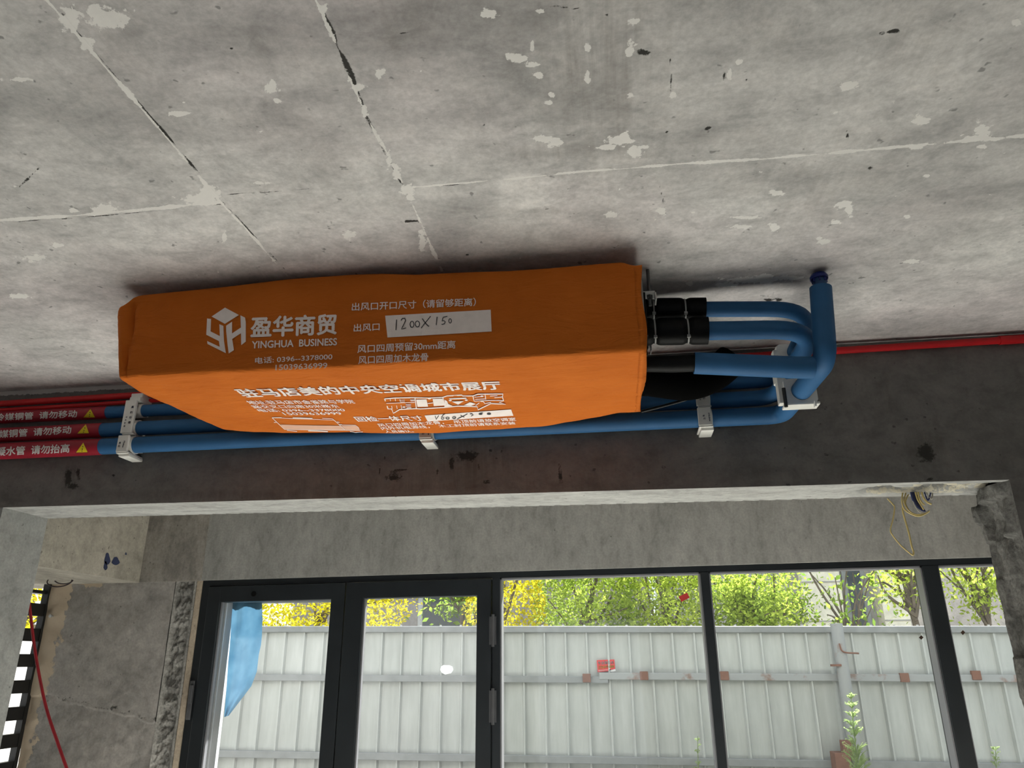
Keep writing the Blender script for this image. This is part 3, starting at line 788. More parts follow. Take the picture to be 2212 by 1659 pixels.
# ---- lettering: glyph outlines laid on the surface they are printed on
FONTS = {}
def glyphs(s, bold=0.0, fine=.45):
    key = (s, bold, fine)
    if key in FONTS: return FONTS[key]
    cu = bpy.data.curves.new('lettering', 'FONT'); cu.body = s; cu.size = 1; cu.resolution_u = 4; cu.fill_mode = 'FRONT'
    ob = bpy.data.objects.new('lettering', cu); COL.objects.link(ob)
    dg = bpy.context.evaluated_depsgraph_get(); dg.update()
    me = bpy.data.meshes.new_from_object(ob.evaluated_get(dg))
    bm = bmesh.new(); bm.from_mesh(me)
    bmesh.ops.triangulate(bm, faces=bm.faces)
    for _ in range(4):                         # short edges, so that the print follows a curved surface
        lg = [e for e in bm.edges if e.calc_length() > fine]
        if not lg: break
        bmesh.ops.subdivide_edges(bm, edges=lg, cuts=1)
        bmesh.ops.triangulate(bm, faces=bm.faces)
    bm.verts.index_update()
    V = np.array([v.co[:2] for v in bm.verts]).reshape(-1, 2); Fc = [[v.index for v in f.verts] for f in bm.faces]
    bm.free(); bpy.data.objects.remove(ob); bpy.data.curves.remove(cu); bpy.data.meshes.remove(me)
    if bold:                                   # heavier strokes: the outlines laid down again a hair aside
        n = len(V); VV = [V]; FF = list(Fc)
        for i, (a, c) in enumerate(((bold, 0), (-bold, 0), (0, bold), (0, -bold))):
            VV.append(V+np.array([a, c])); FF += [[q+n*(i+1) for q in f] for f in Fc]
        V, Fc = np.concatenate(VV), FF
    FONTS[key] = (V, Fc); return V, Fc
def quad_text(mb, s, quad, fn, bold=0.0, fine=.45):
    """quad = image corners BL, BR, TR, TL of the printed words; fn lays an image point on the surface"""
    V, Fc = glyphs(s, bold, fine)
    if len(V) == 0: return
    lo, hi = V.min(0), V.max(0); U = (V-lo)/np.maximum(hi-lo, 1e-6)
    Q = [np.array(q, float) for q in quad]
    P = []
    for u, v in U:
        q = (Q[0]*(1-u)+Q[1]*u)*(1-v)+(Q[3]*(1-u)+Q[2]*u)*v
        P.append(fn(q[0], q[1]))
    mb.add(P, Fc)
def poly_px(mb, pts, fn): mb.add([fn(*p) for p in pts], [tuple(range(len(pts)))])
def stroke_px(mb, pts, w, fn, closed=False):
    pts = [np.array(p, float) for p in pts]
    if closed: pts.append(pts[0])
    L = [pts[0]]
    for a, c in zip(pts[:-1], pts[1:]):
        n = max(1, int(np.linalg.norm(c-a)/12))
        for q in range(1, n+1): L.append(a+(c-a)*q/n)
    V = []; n = len(L)
    for i in range(n):
        d = L[min(i+1, n-1)]-L[max(i-1, 0)]; d = d/(np.linalg.norm(d)+1e-9); o = np.array([-d[1], d[0]])*w/2
        V += [fn(*(L[i]+o)), fn(*(L[i]-o))]
    mb.add(V, [(2*i, 2*i+1, 2*i+3, 2*i+2) for i in range(n-1)])
def ell(cx, cy, rx, ry, n=14, t0=0.4): return [(cx+rx*math.cos(t0+2*math.pi*i/n), cy+ry*math.sin(t0+2*math.pi*i/n)) for i in range(n+1)]
def fn_front(x, y, off=.0022):
    p = onY(x, y, YC)
    for _ in range(3): p = onY(x, y, front_y(p[0], p[2])-off)
    return p
def fn_under(x, y, off=.0022):
    p = onZ(x, y, 2.5)
    for _ in range(6): p = onZ(x, y, under_z(p[0], p[1])-off)
    return p
VPD, VPV = (1314, 1385), (1065, -3250)
def row(mb, s, ml, mr, h, fn, bold, vp, fine=.45):
    def up(x, y):
        if vp is VPV: return .3*(VPV[0]-x)/(y-VPV[1])
        return -(VPD[0]-x)/(VPD[1]-y)
    a, c = up(*ml)*h/2, up(*mr)*h/2
    quad_text(mb, s, [(ml[0]-a, ml[1]+h/2), (mr[0]-c, mr[1]+h/2), (mr[0]+c, mr[1]-h/2), (ml[0]+a, ml[1]-h/2)], fn, bold, fine)

def R_(s, bl, br, h, bold=.020):
    q = MB(); row(q, s, (bl[0], bl[1]-h/2), (br[0], br[1]-h/2), h, fn_front, bold, VPV); q.build('printed_line', MAT['print'], cover)
R_('盈华商贸', (541, 730), (728, 723), 46, .03)
R_('YINGHUA  BUSINESS', (544, 753), (728, 746), 16, .022)
R_('电话: 0396--3378000', (551, 786), (718, 777), 14, .012)
R_('15039636999', (595, 800), (707, 795.5), 12, .012)
R_('出风口开口尺寸（请留够距离）', (760, 672), (1028, 661), 18, .014)
R_('出风口', (764, 717), (820, 714), 17, .014)
R_('风口四周预留30mm距离', (772, 763), (984, 753), 18, .014)
R_('风口四周加木龙骨', (774, 787), (925, 780), 18, .014)
b = MB()
lg = lambda pts: [(430+x*.07234, 650+y*.07234) for x, y in pts]
poly_px(b, lg([(775, 200), (1190, 420), (770, 685), (375, 465)]), fn_front)
poly_px(b, lg([(240, 525), (360, 540), (345, 910), (620, 1050), (605, 695), (725, 745), (745, 1200), (800, 1560), (250, 1285), (243, 1198), (615, 1370), (595, 1200), (215, 1010)]), fn_front)
poly_px(b, lg([(810, 740), (985, 620), (985, 970), (1250, 795), (1235, 430), (1375, 500), (1395, 640), (1395, 1215), (1260, 1320), (1250, 965), (990, 1135), (1040, 1470), (885, 1570), (850, 1300), (810, 900)]), fn_front)
tag(b.build('printed_logo', MAT['print'], cover), 'printed cube logo of white bars')
def panel_px(q, fn, n=24, off=.0016):
    V = []; Q = [np.array(p, float) for p in q]; m = 4; Fc = []
    for j in range(m+1):
        for i in range(n+1):
            u, v = i/n, j/m; p = (Q[0]*(1-u)+Q[1]*u)*(1-v)+(Q[3]*(1-u)+Q[2]*u)*v; V.append(fn(p[0], p[1], off))
    for j in range(m):
        for i in range(n): a = j*(n+1)+i; Fc.append((a, a+1, a+n+2, a+n+1))
    return V, Fc
pv, pf = panel_px([(837, 729), (1062, 716), (1060, 669), (832, 682)], fn_front)
panel = mesh('writing_panel', pv, pf, MAT['print'], cover)
b = MB(); c2 = lambda pts: [(720+x*.3165, 540+y*.3165) for x, y in pts]
fh = lambda x, y: fn_front(x, y, .0032)
for st in ([(432, 475), (430, 505), (427, 547)], [(462, 480), (472, 466), (487, 466), (493, 480), (484, 502), (472, 525), (466, 541), (480, 537), (497, 531)],
           ell(537, 507, 13, 21), ell(574, 505, 15, 20), [(607, 468), (622, 490), (638, 508), (652, 522)], [(664, 452), (640, 482), (618, 508), (600, 532)],
           [(708, 456), (705, 485), (702, 512)], [(748, 462), (744, 478), (741, 484), (755, 482), (764, 490), (758, 503), (744, 508), (738, 506)], [(748, 460), (762, 456), (778, 452)], ell(797, 484, 9, 15, 12, 1.0)):
    stroke_px(b, c2(st), 1.7, fh)
tag(b.build('handwriting', MAT['ink'], panel), 'black handwritten outlet size')

def U_(s, bl, br, h, bold=.020):
    q = MB(); row(q, s, (bl[0], bl[1]-h/2), (br[0], br[1]-h/2), h, fn_under, bold, VPD); q.build('printed_line', MAT['print'], cover)
U_('驻马店美的中央空调城市展厅', (515, 859), (1082, 841.5), 18.5, .03)
U_('地址:驻马店市金雀路与学院', (535, 874), (764, 871.5), 8.5, .012)
U_('路交叉口向南30米路东', (545, 882.4), (731, 880.6), 7, .012)
U_('电话: 0396--3378000', (557, 890), (744, 888.5), 6.6, .012)
U_('15039636999', (612, 896.8), (737, 896), 6, .012)
U_('回检一体尺寸', (768, 911), (912, 908.5), 11, .02)
U_('风口四周加木龙骨，  吊顶前请放空调室', (816, 922.5), (1114, 909), 7.4, .012)
U_('内外机电源线，  木工封顶前请联系安装', (823, 929), (1113, 917), 6.6, .012)
U_('人员确认。', (831, 935.4), (893, 934), 5.6, .012)
b = MB()
c4 = lambda pts: [(820+x*.12658, 850+y*.12658) for x, y in pts]
stroke_px(b, c4([(85, 92), (250, 78), (530, 72), (840, 78), (1070, 68), (1150, 42), (1400, 28), (1420, 42), (1590, 42), (1680, 12), (2105, 8), (2095, 60), (2115, 122), (2040, 150), (2150, 185), (1900, 172), (1680, 278), (1665, 225), (1340, 215), (1100, 238), (700, 263), (620, 258), (345, 272), (235, 338), (205, 263), (145, 263)]), 2.2, fn_under, True)
for st, w in (([(180, 95), (215, 262)], 1.3), ([(265, 88), (300, 262)], 1.3), ([(345, 100), (378, 262)], 1.4), ([(115, 168), (600, 152)], 1.2), ([(348, 116), (430, 114)], 1.2), ([(352, 145), (430, 141)], 1.2),
              ([(520, 110), (600, 106)], 1.2), ([(530, 127), (600, 124)], 1.2), ([(445, 190), (535, 187)], 1.4), ([(450, 216), (535, 212)], 1.4), ([(460, 245), (540, 240)], 1.8), ([(604, 82), (628, 258)], 2.0),
              ([(820, 170), (912, 160)], 1.6), ([(1080, 68), (1118, 238)], 1.8), ([(1592, 42), (1612, 128)], 1.8), ([(1610, 130), (1900, 118), (2110, 122)], 1.5), ([(1620, 62), (1760, 50)], 1.4), ([(1630, 100), (1800, 92)], 1.4),
              ([(1800, 22), (1812, 104)], 1.6), ([(1885, 44), (2010, 36)], 1.4), ([(1960, 72), (2090, 58)], 1.6), ([(1700, 160), (1640, 205)], 1.5), ([(1760, 130), (1800, 175), (1900, 150)], 1.6)):
    stroke_px(b, c4(st), w, fn_under)
for pg in ([(625, 105), (800, 100), (828, 225), (645, 228)], [(905, 95), (1075, 90), (1108, 205), (925, 215)], [(1180, 85), (1470, 70), (1490, 92), (1200, 102)], [(1230, 138), (1440, 130), (1340, 190)],
           [(1108, 105), (1150, 130), (1172, 180), (1245, 210), (1112, 228)], [(1540, 150), (1590, 160), (1640, 180), (1560, 212), (1440, 200)]):
    poly_px(b, c4(pg), fn_under)
for cx, cy in ((850, 88), (1205, 120), (1480, 114), (1748, 46), (1745, 130), (415, 232)): poly_px(b, c4(ell(cx, cy, 26, 13)[:-1]), fn_under)
b.build('printed_slogan', MAT['print'], cover)
b = MB()
c6 = lambda pts: [(570+x*.104, 890+y*.104) for x, y in pts]
for st, w in (([(170, 120), (430, 362), (1010, 372), (1700, 378)], 1.0), ([(170, 115), (700, 142), (1450, 168)], .9), ([(1210, 128), (1420, 140), (1460, 172), (1690, 374)], 1.0), ([(1600, 268), (1900, 274), (1960, 318), (2006, 385), (1700, 381)], .9),
              ([(210, 216), (268, 214)], 1.3), ([(480, 382), (690, 402)], 1.2), ([(600, 122), (800, 126), (1010, 132)], 1.9), ([(920, 392), (1120, 396), (1330, 408)], 2.0), ([(1520, 205), (1570, 215)], 1.4), ([(1560, 262), (1620, 264)], 1.6),
              ([(1790, 400), (1900, 425), (2055, 412)], 1.2), ([(170, 120), (370, 118)], 1.6)): stroke_px(b, c6(st), w, fn_under)
b.build('printed_diagram_line', MAT['print'], cover)
b = MB(); poly_px(b, c6([(340, 260), (700, 272), (1100, 280), (1600, 286), (1690, 372), (1300, 368), (860, 366), (430, 358)]), lambda x, y: fn_under(x, y, .0018)); poly_px(b, c6([(1610, 286), (1890, 280), (1955, 320), (2000, 383), (1705, 376)]), lambda x, y: fn_under(x, y, .0018))
tag(b.build('printed_diagram', MAT['print_pale'], cover), 'pale pink printed sketch of the unit')
pv, pf = panel_px([(924, 910.5), (1109, 898), (1104, 884.5), (917, 897.6)], fn_under)
panel2 = mesh('writing_panel', pv, pf, MAT['print'], cover)
b = MB(); fh = lambda x, y: fn_under(x, y, .0034)
for st in ([(950, 385), (958, 420), (966, 447), (985, 415), (1012, 378)], [(1112, 350), (1082, 372), (1058, 405), (1055, 436), (1078, 446), (1100, 428), (1098, 408), (1070, 412)], ell(1160, 424, 30, 17), ell(1272, 415, 30, 16),
           [(1380, 370), (1410, 390), (1445, 408)], [(1500, 350), (1415, 395), (1325, 440)], [(1540, 350), (1580, 352), (1602, 368), (1565, 388)], [(1762, 336), (1712, 340), (1690, 352), (1735, 350), (1755, 358), (1700, 362)], ell(1866, 349, 32, 11)):
    stroke_px(b, c4(st), 1.2, fh)
tag(b.build('handwriting', MAT['ink'], panel2), 'black handwritten return opening size')

# ---- the unit itself
unit = empty('fan_coil_unit', (-.66, 2.13, 2.53), 'grey sheet metal ceiling unit mostly hidden inside the orange cover', 'air conditioner')
ub = MB(); ub.box(-1.36, .112, YC+.05, YR-.06, 2.56, 2.735, .004); ub.build('casing', MAT['sheet'], unit)
MB().box(-1.33, .10, YC+.06, YR-.07, 2.545, 2.566, .004).build('drain_pan', MAT['black'], unit)
MB().box(.11, .118, YC+.06, YR-.08, 2.57, 2.70, .002).build('end_panel', MAT['black'], unit)
def bracket(x, y, side):
    r = MB(); s = side
    r.box(x, x+s*.04, y-.02, y+.02, 2.722, 2.727); r.box(x, x+s*.004, y-.02, y+.02, 2.69, 2.727); r.box(x+s*.036, x+s*.04, y-.02, y+.02, 2.70, 2.727)
    o = r.build('hanger_bracket', MAT['steel'], unit)
    q = MB(); q.tube([(x+s*.022, y, 2.69), (x+s*.022, y, ZC)], .005, 10); q.tube([(x+s*.022, y, 2.712), (x+s*.022, y, 2.722)], .009, 6); q.tube([(x+s*.022, y, 2.727), (x+s*.022, y, 2.738)], .009, 6)
    q.build('threaded_rod', simple('dark_steel', (.10, .10, .10), .4, .5), o, True)
bracket(.112, YC+.13, 1); bracket(.112, YR-.12, 1); bracket(-1.36, YC+.13, -1); bracket(-1.36, YR-.12, -1)

# ------------------------------------------------------------------ pipes
def P(x, y, Y): return onY(x, y, Y)
Y1, Y2, Y3 = 2.560, 2.552, 2.545
R1, R2, R3 = .0235, .0275, .0305
p1L, p1R = P(-60, 905, Y1), P(1606, 826, Y1)
p2L, p2R = P(-60, 943, Y2), P(1568, 864, Y2)
p3L, p3R = P(-60, 978, Y3), P(1593, 901, Y3)
def along(a, c, X): t = (X-a[0])/(c[0]-a[0]); return a+(c-a)*t
YA = 2.10
A0, A1 = P(1400, 667, YA), P(1700, 668, YA)
B0, B1 = P(1400, 716, YA-.03), P(1690, 712, YA-.03)
XT = .575
# upper refrigerant pipe: unit -> right -> back to the wall -> left
pA = [(.10, YA, A0[2]), (XT+.045, YA, along(A0, A1, .6)[2]), (XT+.035, 2.42, p1R[2]+.02), (XT+.02, Y1, p1R[2]), tuple(along(p1L, p1R, .30)), tuple(along(p1L, p1R, -3.85))]
pB = [(.10, YA-.03, B0[2]), (XT+.035, YA-.03, along(B0, B1, .6)[2]), (XT+.01, 2.40, p2R[2]+.02), (XT, Y2, p2R[2]), tuple(along(p2L, p2R, .25)), tuple(along(p2L, p2R, -3.85))]
def refrig(name, path, rad, label, seam_x, A, B, r, tape_y):
    e = empty(name, path[4], label, 'pipe', 'blue insulated refrigerant pipes')
    full = fillet(path, [.13, .10, .09, .01], 10)
    MB().tube(full, rad, 24).build('insulation', MAT['blue'], e, True)
    return e
r1 = refrig('refrigerant_pipe', pA, R1, 'thinner blue insulated pipe leaving the unit nearest the ceiling', None, p1L, p1R, R1, 0)
r2 = refrig('refrigerant_pipe', pB, R2, 'fatter blue insulated pipe curving just below the one nearest the ceiling', None, p2L, p2R, R2, 0)
# black foam over the flare joints, drawn in by cable ties
def joint(e, x0, x1, y, z0, z1, rad, ties):
    b = MB(); n = 40; path = []; rr = []
    for i in range(n+1):
        t = i/n; x = x0+(x1-x0)*t
        pinch = sum(math.exp(-((x-q)/.008)**2) for q in ties)
        path.append((x, y, z0+(z1-z0)*t)); rr.append(rad*(1-.16*min(1, pinch)))
    path.append(path[-1]); rr.append(rad*.6); path[-1] = (x1-.001, y, z1)
    b.tube(path, rr, 28); w = b.build('joint_wrap', MAT['black'], e, True)
    for q in ties:
        t = (q-x0)/(x1-x0); z = z0+(z1-z0)*t; rq = rad*.845+.001
        m = MB()
        V = []; Fc = []; k_ = 28
        for s_ in (-.0022, .0022):
            for j in range(k_):
                a = 2*math.pi*j/k_; V.append((q+s_, y+math.cos(a)*(rq+.0012), z+math.sin(a)*(rq+.0012)))
        Fc = [(j, (j+1) % k_, k_+(j+1) % k_, k_+j) for j in range(k_)]
        m.add(V, Fc); a = -2.3
        m.box(q-.005, q+.005, y+math.cos(a)*rq-.004, y+math.cos(a)*rq+.003, z+math.sin(a)*rq-.004, z+math.sin(a)*rq+.004)
        m.build('cable_tie', MAT['tie'], w, True)
xe = P(1524, 665, YA)[0]
joint(r1, .105, xe, YA, A0[2], along(A0, A1, xe)[2], .0345, (P(1411, 665, YA)[0], P(1479, 665, YA)[0]))
xe = P(1529, 712, YA-.03)[0]
joint(r2, .105, xe, YA-.03, B0[2], along(B0, B1, xe)[2], .041, (P(1414, 715, YA-.03)[0], P(1485, 715, YA-.03)[0]))
# drain pipe
YD = 2.03
zd = P(1620, 787, YD)[2]
xv = P(1776, 700, YD)[0]
xel = xv-.012
dr = empty('drain_pipe', (xv, YD, 2.5), 'blue insulated drain pipe, lowest of the three, with upright vent end', 'pipe')
zv0 = P(1770, 622, YD)[2]
path = fillet([(xv+.012, YD, zv0), (xel+.006, YD, zd), (xel-.012, Y3, p3R[2]), tuple(along(p3L, p3R, .2)), tuple(along(p3L, p3R, -3.85))], [.055, .055, .01], 10)
MB().tube(path, R3, 28).build('insulation', MAT['blue'], dr, True)
vp = MB(); zt_ = P(1770, 600, YD)[2]
vp.tube([(xv+.012, YD, zv0-.02), (xv+.012, YD, zt_-.004)], .0185, 20); vp.build('vent_tube', simple('blue_tube', (.015, .055, .15), .5), dr, True)
cp_ = MB(); cp_.tube([(xv+.012, YD, zt_-.006), (xv+.012, YD, zt_+.002), (xv+.012, YD, zt_+.010)], [.0245, .0255, .021], 20)
for q in range(7):
    a = q/7*2*math.pi; cp_.box(xv+.012+math.cos(a)*.019-.0022, xv+.012+math.cos(a)*.019+.0022, YD+math.sin(a)*.019-.002, YD+math.sin(a)*.019+.002, zt_-.016, zt_-.005)
cp_.build('vent_cap', MAT['cap'], dr, True)
x0, x1 = P(1500, 785, YD)[0], P(1741, 790, YD)[0]
za_, zb_ = P(1500, 783, YD)[2], P(1735, 790, YD)[2]
br = MB(); br.tube([(x0, YD+.005, za_), (x1-.02, YD+.012, zb_), (x1+.02, YD+.02, zb_)], .0312, 28)
br.build('branch_insulation', MAT['blue'], dr, True)
MB().tube([(.09, YD+.01, P(1400, 783, YD)[2]), (x0-.06, YD+.006, za_+.001), (x0+.01, YD+.005, za_)], [.022, .0245, .025], 20).build('hose', MAT['black'], dr, True)
# thin black cable, and a hose thickened and blackened to fill the dark void
bd = MB()
bd.tube(spline([(.06, 2.20, 2.585), (.16, 2.27, 2.585), (.27, 2.36, 2.60), (.36, 2.42, 2.65), (.42, 2.43, 2.70)], 8), [.056]*33, 20)
tag(bd.build('flexible_hose', simple('matt_black_foam', (.0012, .0012, .0012), .95, 0, .2, spec=.04), None, True), 'fat black hose bending back from the end of the unit', 'hose')
bd = MB()
bd.tube(spline([P(1385, 889, 2.36), P(1440, 875, 2.37), P(1495, 858, 2.38), P(1535, 835, 2.40), P(1556, 812, 2.43), P(1560, 780, 2.50)], 8), .005, 12)
tag(bd.build('black_cable', simple('black_cable', (.012, .012, .013), .4), None, True), 'thin black cable sweeping up behind the blue drain pipe branch', 'cable')

# red tape with white words and a warning triangle at the left end of each pipe
def tape(e, A, B, r, xpx, words, ml, mr, h, tri):
    X = on_cyl(xpx[0], xpx[1], A, B, r)[0]
    a, c = along(A, B, A[0]-.3), along(A, B, X)
    t = MB().tube([a, c], r+.0012, 28, False).build('warning_tape', MAT['tape'], e, True)
    fn = lambda x, y: on_cyl(x, y, A, B, r+.0020)
    m = MB(); row(m, words, ml, mr, h, fn, .022, VPV, .13); m.build('lettering', MAT['label'], t)
    o = MB(); cx = sum(p[0] for p in tri)/3; cy = sum(p[1] for p in tri)/3
    fk = lambda x, y: on_cyl(x, y, A, B, r+.0018)
    poly_px(o, [(cx+(p[0]-cx)*1.16, cy+(p[1]-cy)*1.16) for p in tri], fk); o.build('triangle_border', MAT['ink'], t)
    o = MB()
    T = [np.array(p) for p in tri]; n = 6; V = []; idx = {}
    for i in range(n+1):
        for j in range(n+1-i):
            q = T[0]+(T[1]-T[0])*i/n+(T[2]-T[0])*j/n; idx[i, j] = len(V); V.append(on_cyl(q[0], q[1], A, B, r+.0024))
    Fc = []
    for i in range(n):
        for j in range(n-i):
            Fc.append((idx[i, j], idx[i+1, j], idx[i, j+1]))
            if j < n-i-1: Fc.append((idx[i+1, j], idx[i+1, j+1], idx[i, j+1]))
    o.add(V, Fc); o.build('warning_triangle', MAT['yellow'], t)
    o = MB(); f3 = lambda x, y: on_cyl(x, y, A, B, r+.0030)
    top, bot = T[2], (T[0]+T[1])/2
    stroke_px(o, [top+(bot-top)*.36+np.array([.3, 0]), top+(bot-top)*.74], 1.9, f3); poly_px(o, ell(*(top+(bot-top)*.87), 1.1, 1.1, 8)[:-1], f3)
    o.build('exclamation_mark', MAT['ink'], t)
s5 = lambda x, y: (x/4.424, 820+y/4.424)
tape(r1, p1L, p1R, R1, s5(998, 315), '冷媒铜管  请勿移动', s5(-45, 362), s5(737, 325), 16.5, [s5(797, 362), s5(908, 361), s5(864, 280)])
tape(r2, p2L, p2R, R2, s5(942, 480), '冷媒铜管  请勿移动', s5(-100, 528), s5(682, 478), 17.5, [s5(740, 515), s5(850, 512), s5(820, 426)])
tape(dr, p3L, p3R, R3, s5(930, 645), '冷凝水管  请勿抬高', s5(-130, 693), s5(665, 655), 19.5, [s5(727, 697), s5(837, 694), s5(796, 602)])

# red conduits along the ceiling corner
YQ = 2.578
c0, c1_ = P(-60, 876, YQ), P(2290, 727, YQ)
b = MB().tube([along(c0, c1_, -3.88), along(c0, c1_, -1.0), along(c0, c1_, .3), along(c0, c1_, 3.55)], .0125, 16)
cq = empty('conduit', ((c0[0]+c1_[0])/2, YQ, c0[2]), 'thin bright red conduit running the whole beam just under the ceiling', 'conduit')
b.build('tube', MAT['red'], cq, True)
cpl = P(2192, 735, YQ); MB().tube([along(c0, c1_, cpl[0]-.05), along(c0, c1_, cpl[0]+.05)], .0155, 16).build('coupling', MAT['red'], cq, True)
d0, d1_ = P(-60, 890, 2.585), P(420, 866, 2.585)
b = MB().tube([along(c0, c1_, x)+np.array([0, .011, -.0235]) for x in (-3.0, -2.0, -.9)], .008, 14); tag(b.build('conduit', MAT['red'], None, True), 'second shaded red conduit between the bright one and the upper pipe', 'conduit')

# ------------------------------------------------------------------ pipe clamps
def ring_block(mb, xc, w, cy, cz, r, y0, y1, z0, z1, n=32):
    """block across the pipe with a round hole: outline in y-z, thickness along x"""
    out, inn = [], []
    for i in range(n):
        a = 2*math.pi*i/n; dy, dz = math.cos(a), math.sin(a)
        ty = ((y1-cy) if dy > 0 else (cy-y0))/max(abs(dy), 1e-6); tz = ((z1-cz) if dz > 0 else (cz-z0))/max(abs(dz), 1e-6)
        t = min(ty, tz); out.append((cy+dy*t, cz+dz*t)); inn.append((cy+dy*r, cz+dz*r))
    V = []
    for x in (xc-w/2, xc+w/2):
        V += [(x, *p) for p in out]+[(x, *p) for p in inn]
    Fc = []; m = 2*n
    for i in range(n):
        j = (i+1) % n
        Fc += [(i, j, n+j, n+i), (m+i, m+n+i, m+n+j, m+j), (i, m+i, m+j, j), (n+i, n+j, m+n+j, m+n+i)]
    mb.add(V, Fc)
def hug_ring(mb, xc, w, cy, cz, r, th=.005, n=36):
    V = []; Fc = []
    for x in (xc-w/2, xc+w/2):
        for q in (r, r+th):
            for i in range(n):
                a = 2*math.pi*i/n; V.append((x, cy+math.cos(a)*q, cz+math.sin(a)*q))
    m = 2*n
    for i in range(n):
        j = (i+1) % n
        Fc += [(i, j, n+j, n+i), (m+i, m+n+i, m+n+j, m+j), (i, m+i, m+j, j), (n+i, n+j, m+n+j, m+n+i)]
    mb.add(V, Fc)
def clamp(xc, pipes, label, letters, w=.05, extra_top=False, slant=0.0):
    """pipes: [(axisA, axisB, radius)] that run through it"""
    cs = [(along(a, c, xc), r) for a, c, r in pipes]
    zt = max(p[2]+r for p, r in cs)+(.006 if len(cs) > 1 else -.002); zb = min(p[2]-r for p, r in cs)-(-.001 if len(cs) > 1 else .004)
    yf = min(p[1]-r for p, r in cs)-.007
    e = empty('pipe_clamp', (xc, yf, zb), label, 'clamp', 'white plastic pipe clamps on the beam')
    b = MB()
    for i, (p, r) in enumerate(cs):
        hug_ring(b, xc+.003, w-.008, p[1], p[2], r*.985)
        b.box(xc-.015, xc+.02, p[1]+r*.7, YB-.001, p[2]-r*.6, p[2]+r*.6)
    b.build('saddle', MAT['white'], e)
    fp = MB(); fp.box(xc-w/2, xc+w/2-.006, yf-.006, yf+.006, zb-.002, zt, .002); fp.build('front_plate', MAT['white'], e)
    lg_ = MB()
    if len(cs) > 1: lg_.box(xc-w/2+.006, xc+w/2, yf-.002, yf+.02, zb-.007, zb-.001, .002)
    else: lg_.box(xc-w/2+.001, xc+w/2-.002, yf-.004, YB-.001, zb-.008, zb-.001, .002); lg_.box(xc-w/2+.007, xc+w/2, yf+.004, YB-.001, zb-.018, zb-.007, .002)
    lg_.build('bottom_flange', MAT['white'], e)
    if extra_top:
        tp = MB(); tp.box(xc-w/2+.008, xc+w/2, yf+.004, YB-.001, zt-.002, zt+.016, .002); tp.box(xc-w/2+.002, xc+w/2-.004, yf+.018, YB-.001, zt+.014, zt+.036, .002)
        tp.build('top_flange', MAT['white'], e)
    fn = lambda x, y: onY(x, y, yf-.0068)
    for (s, quad) in letters:
        m = MB(); quad_text(m, s, quad, fn, .02); m.build('lettering', MAT['blue_ink'], e)
    return e
def chars(s, cs, h, w=None, tilt=-.25):
    """upright characters, one below the other"""
    w = w or h; out = []
    for ch, (x, y) in zip(s, cs): out.append((ch, [(x-w/2-tilt*0-h*.1, y+h/2), (x+w/2-h*.1, y+h/2), (x+w/2+h*.1, y-h/2), (x-w/2+h*.1, y-h/2)]))
    return out
s2 = lambda x, y: (235+x/11.06, 850+y/11.06)
PP1, PP2, PP3 = (p1L, p1R, R1), (p2L, p2R, R2), (p3L, p3R, R3)
xc = P(281, 905, 2.52)[0]
clamp(xc, [PP1, PP2], 'tall white clamp holding the two upper pipes beside the red tape', chars('美的空调', [s2(568, 325), s2(540, 450), s2(515, 573), s2(488, 690)], 5.4)+chars('中央空调', [s2(425, 565), s2(402, 632), s2(384, 703), s2(370, 780)], 3.6), .052, True)
def vert_word(s, top, bot, w):
    (x0, y0), (x1, y1) = top, bot
    return [(s, [(x0-w/2, y0), (x1-w/2, y1), (x1+w/2, y1), (x0+w/2, y0)])]
xc = P(264, 965, 2.50)[0]
clamp(xc, [PP3], 'short white clamp on the lowest pipe beside the red tape', vert_word('Midea', s2(375, 1130), s2(335, 1290), 3.6)+chars('美的', [s2(265, 1180), s2(243, 1258)], 4.6))
xc = P(921, 940, 2.51)[0]
clamp(xc, [PP3], 'white clamp on the lowest pipe peeping out below the orange cover', vert_word('Midea', (926, 915), (926, 940), 3.6)+chars('美的', [(914, 931), (914, 937)], 4.6))
xc = P(1519, 862, 2.52)[0]
clamp(xc, [PP1, PP2], 'white clamp on the two upper pipes near the right bend', chars('美的', [(1521, 853), (1521, 860)], 5)+chars('美的', [(1510, 857), (1513, 863)], 3.6))
xc = P(1525, 905, 2.50)[0]
clamp(xc, [PP3], 'white clamp on the lowest pipe near its right elbow', vert_word('Midea', (1531, 892), (1534, 910), 3.4)+chars('美的', [(1520, 898), (1522, 904)], 4.4))
# clamp across the three pipes where they turn back to the wall (its plane faces the room)
YK = 2.31
def dpt(pts, Y):
    for a, c in zip(pts[:-1], pts[1:]):
        if (a[1]-Y)*(c[1]-Y) <= 0 and a[1] != c[1]:
            t = (Y-a[1])/(c[1]-a[1]); return np.array(a)+(np.array(c)-np.array(a))*t
fa, fb, fd = [tuple(p) for p in fillet(pA, [.13, .10, .09, .01], 10)], [tuple(p) for p in fillet(pB, [.13, .10, .09, .01], 10)], [tuple(p) for p in path]
ka, kb, kd = dpt(fa, YK), dpt(fb, YK), dpt(fd, YK)
ke = empty('pipe_clamp', (kd[0], YK, kd[2]-.04), 'white clamp around the drain pipe below the vent, facing the room', 'clamp', 'white plastic pipe clamps on the beam')
def ring_y(mb, c, r, x0, x1, z0, z1, y0, y1, n=32):
    q = MB(); ring_block(q, 0, y1-y0, c[0], c[2], r, x0, x1, z0, z1, n)
    mb.add([(v[1], (y0+y1)/2+v[0], v[2]) for v in q.V], q.F)
b = MB(); ring_y(b, kd, R3*.99, kd[0]-.05, kd[0]+.046, kd[2]-.040, kd[2]+.040, YK-.022, YK+.022); b.build('saddle', MAT['white'], ke)
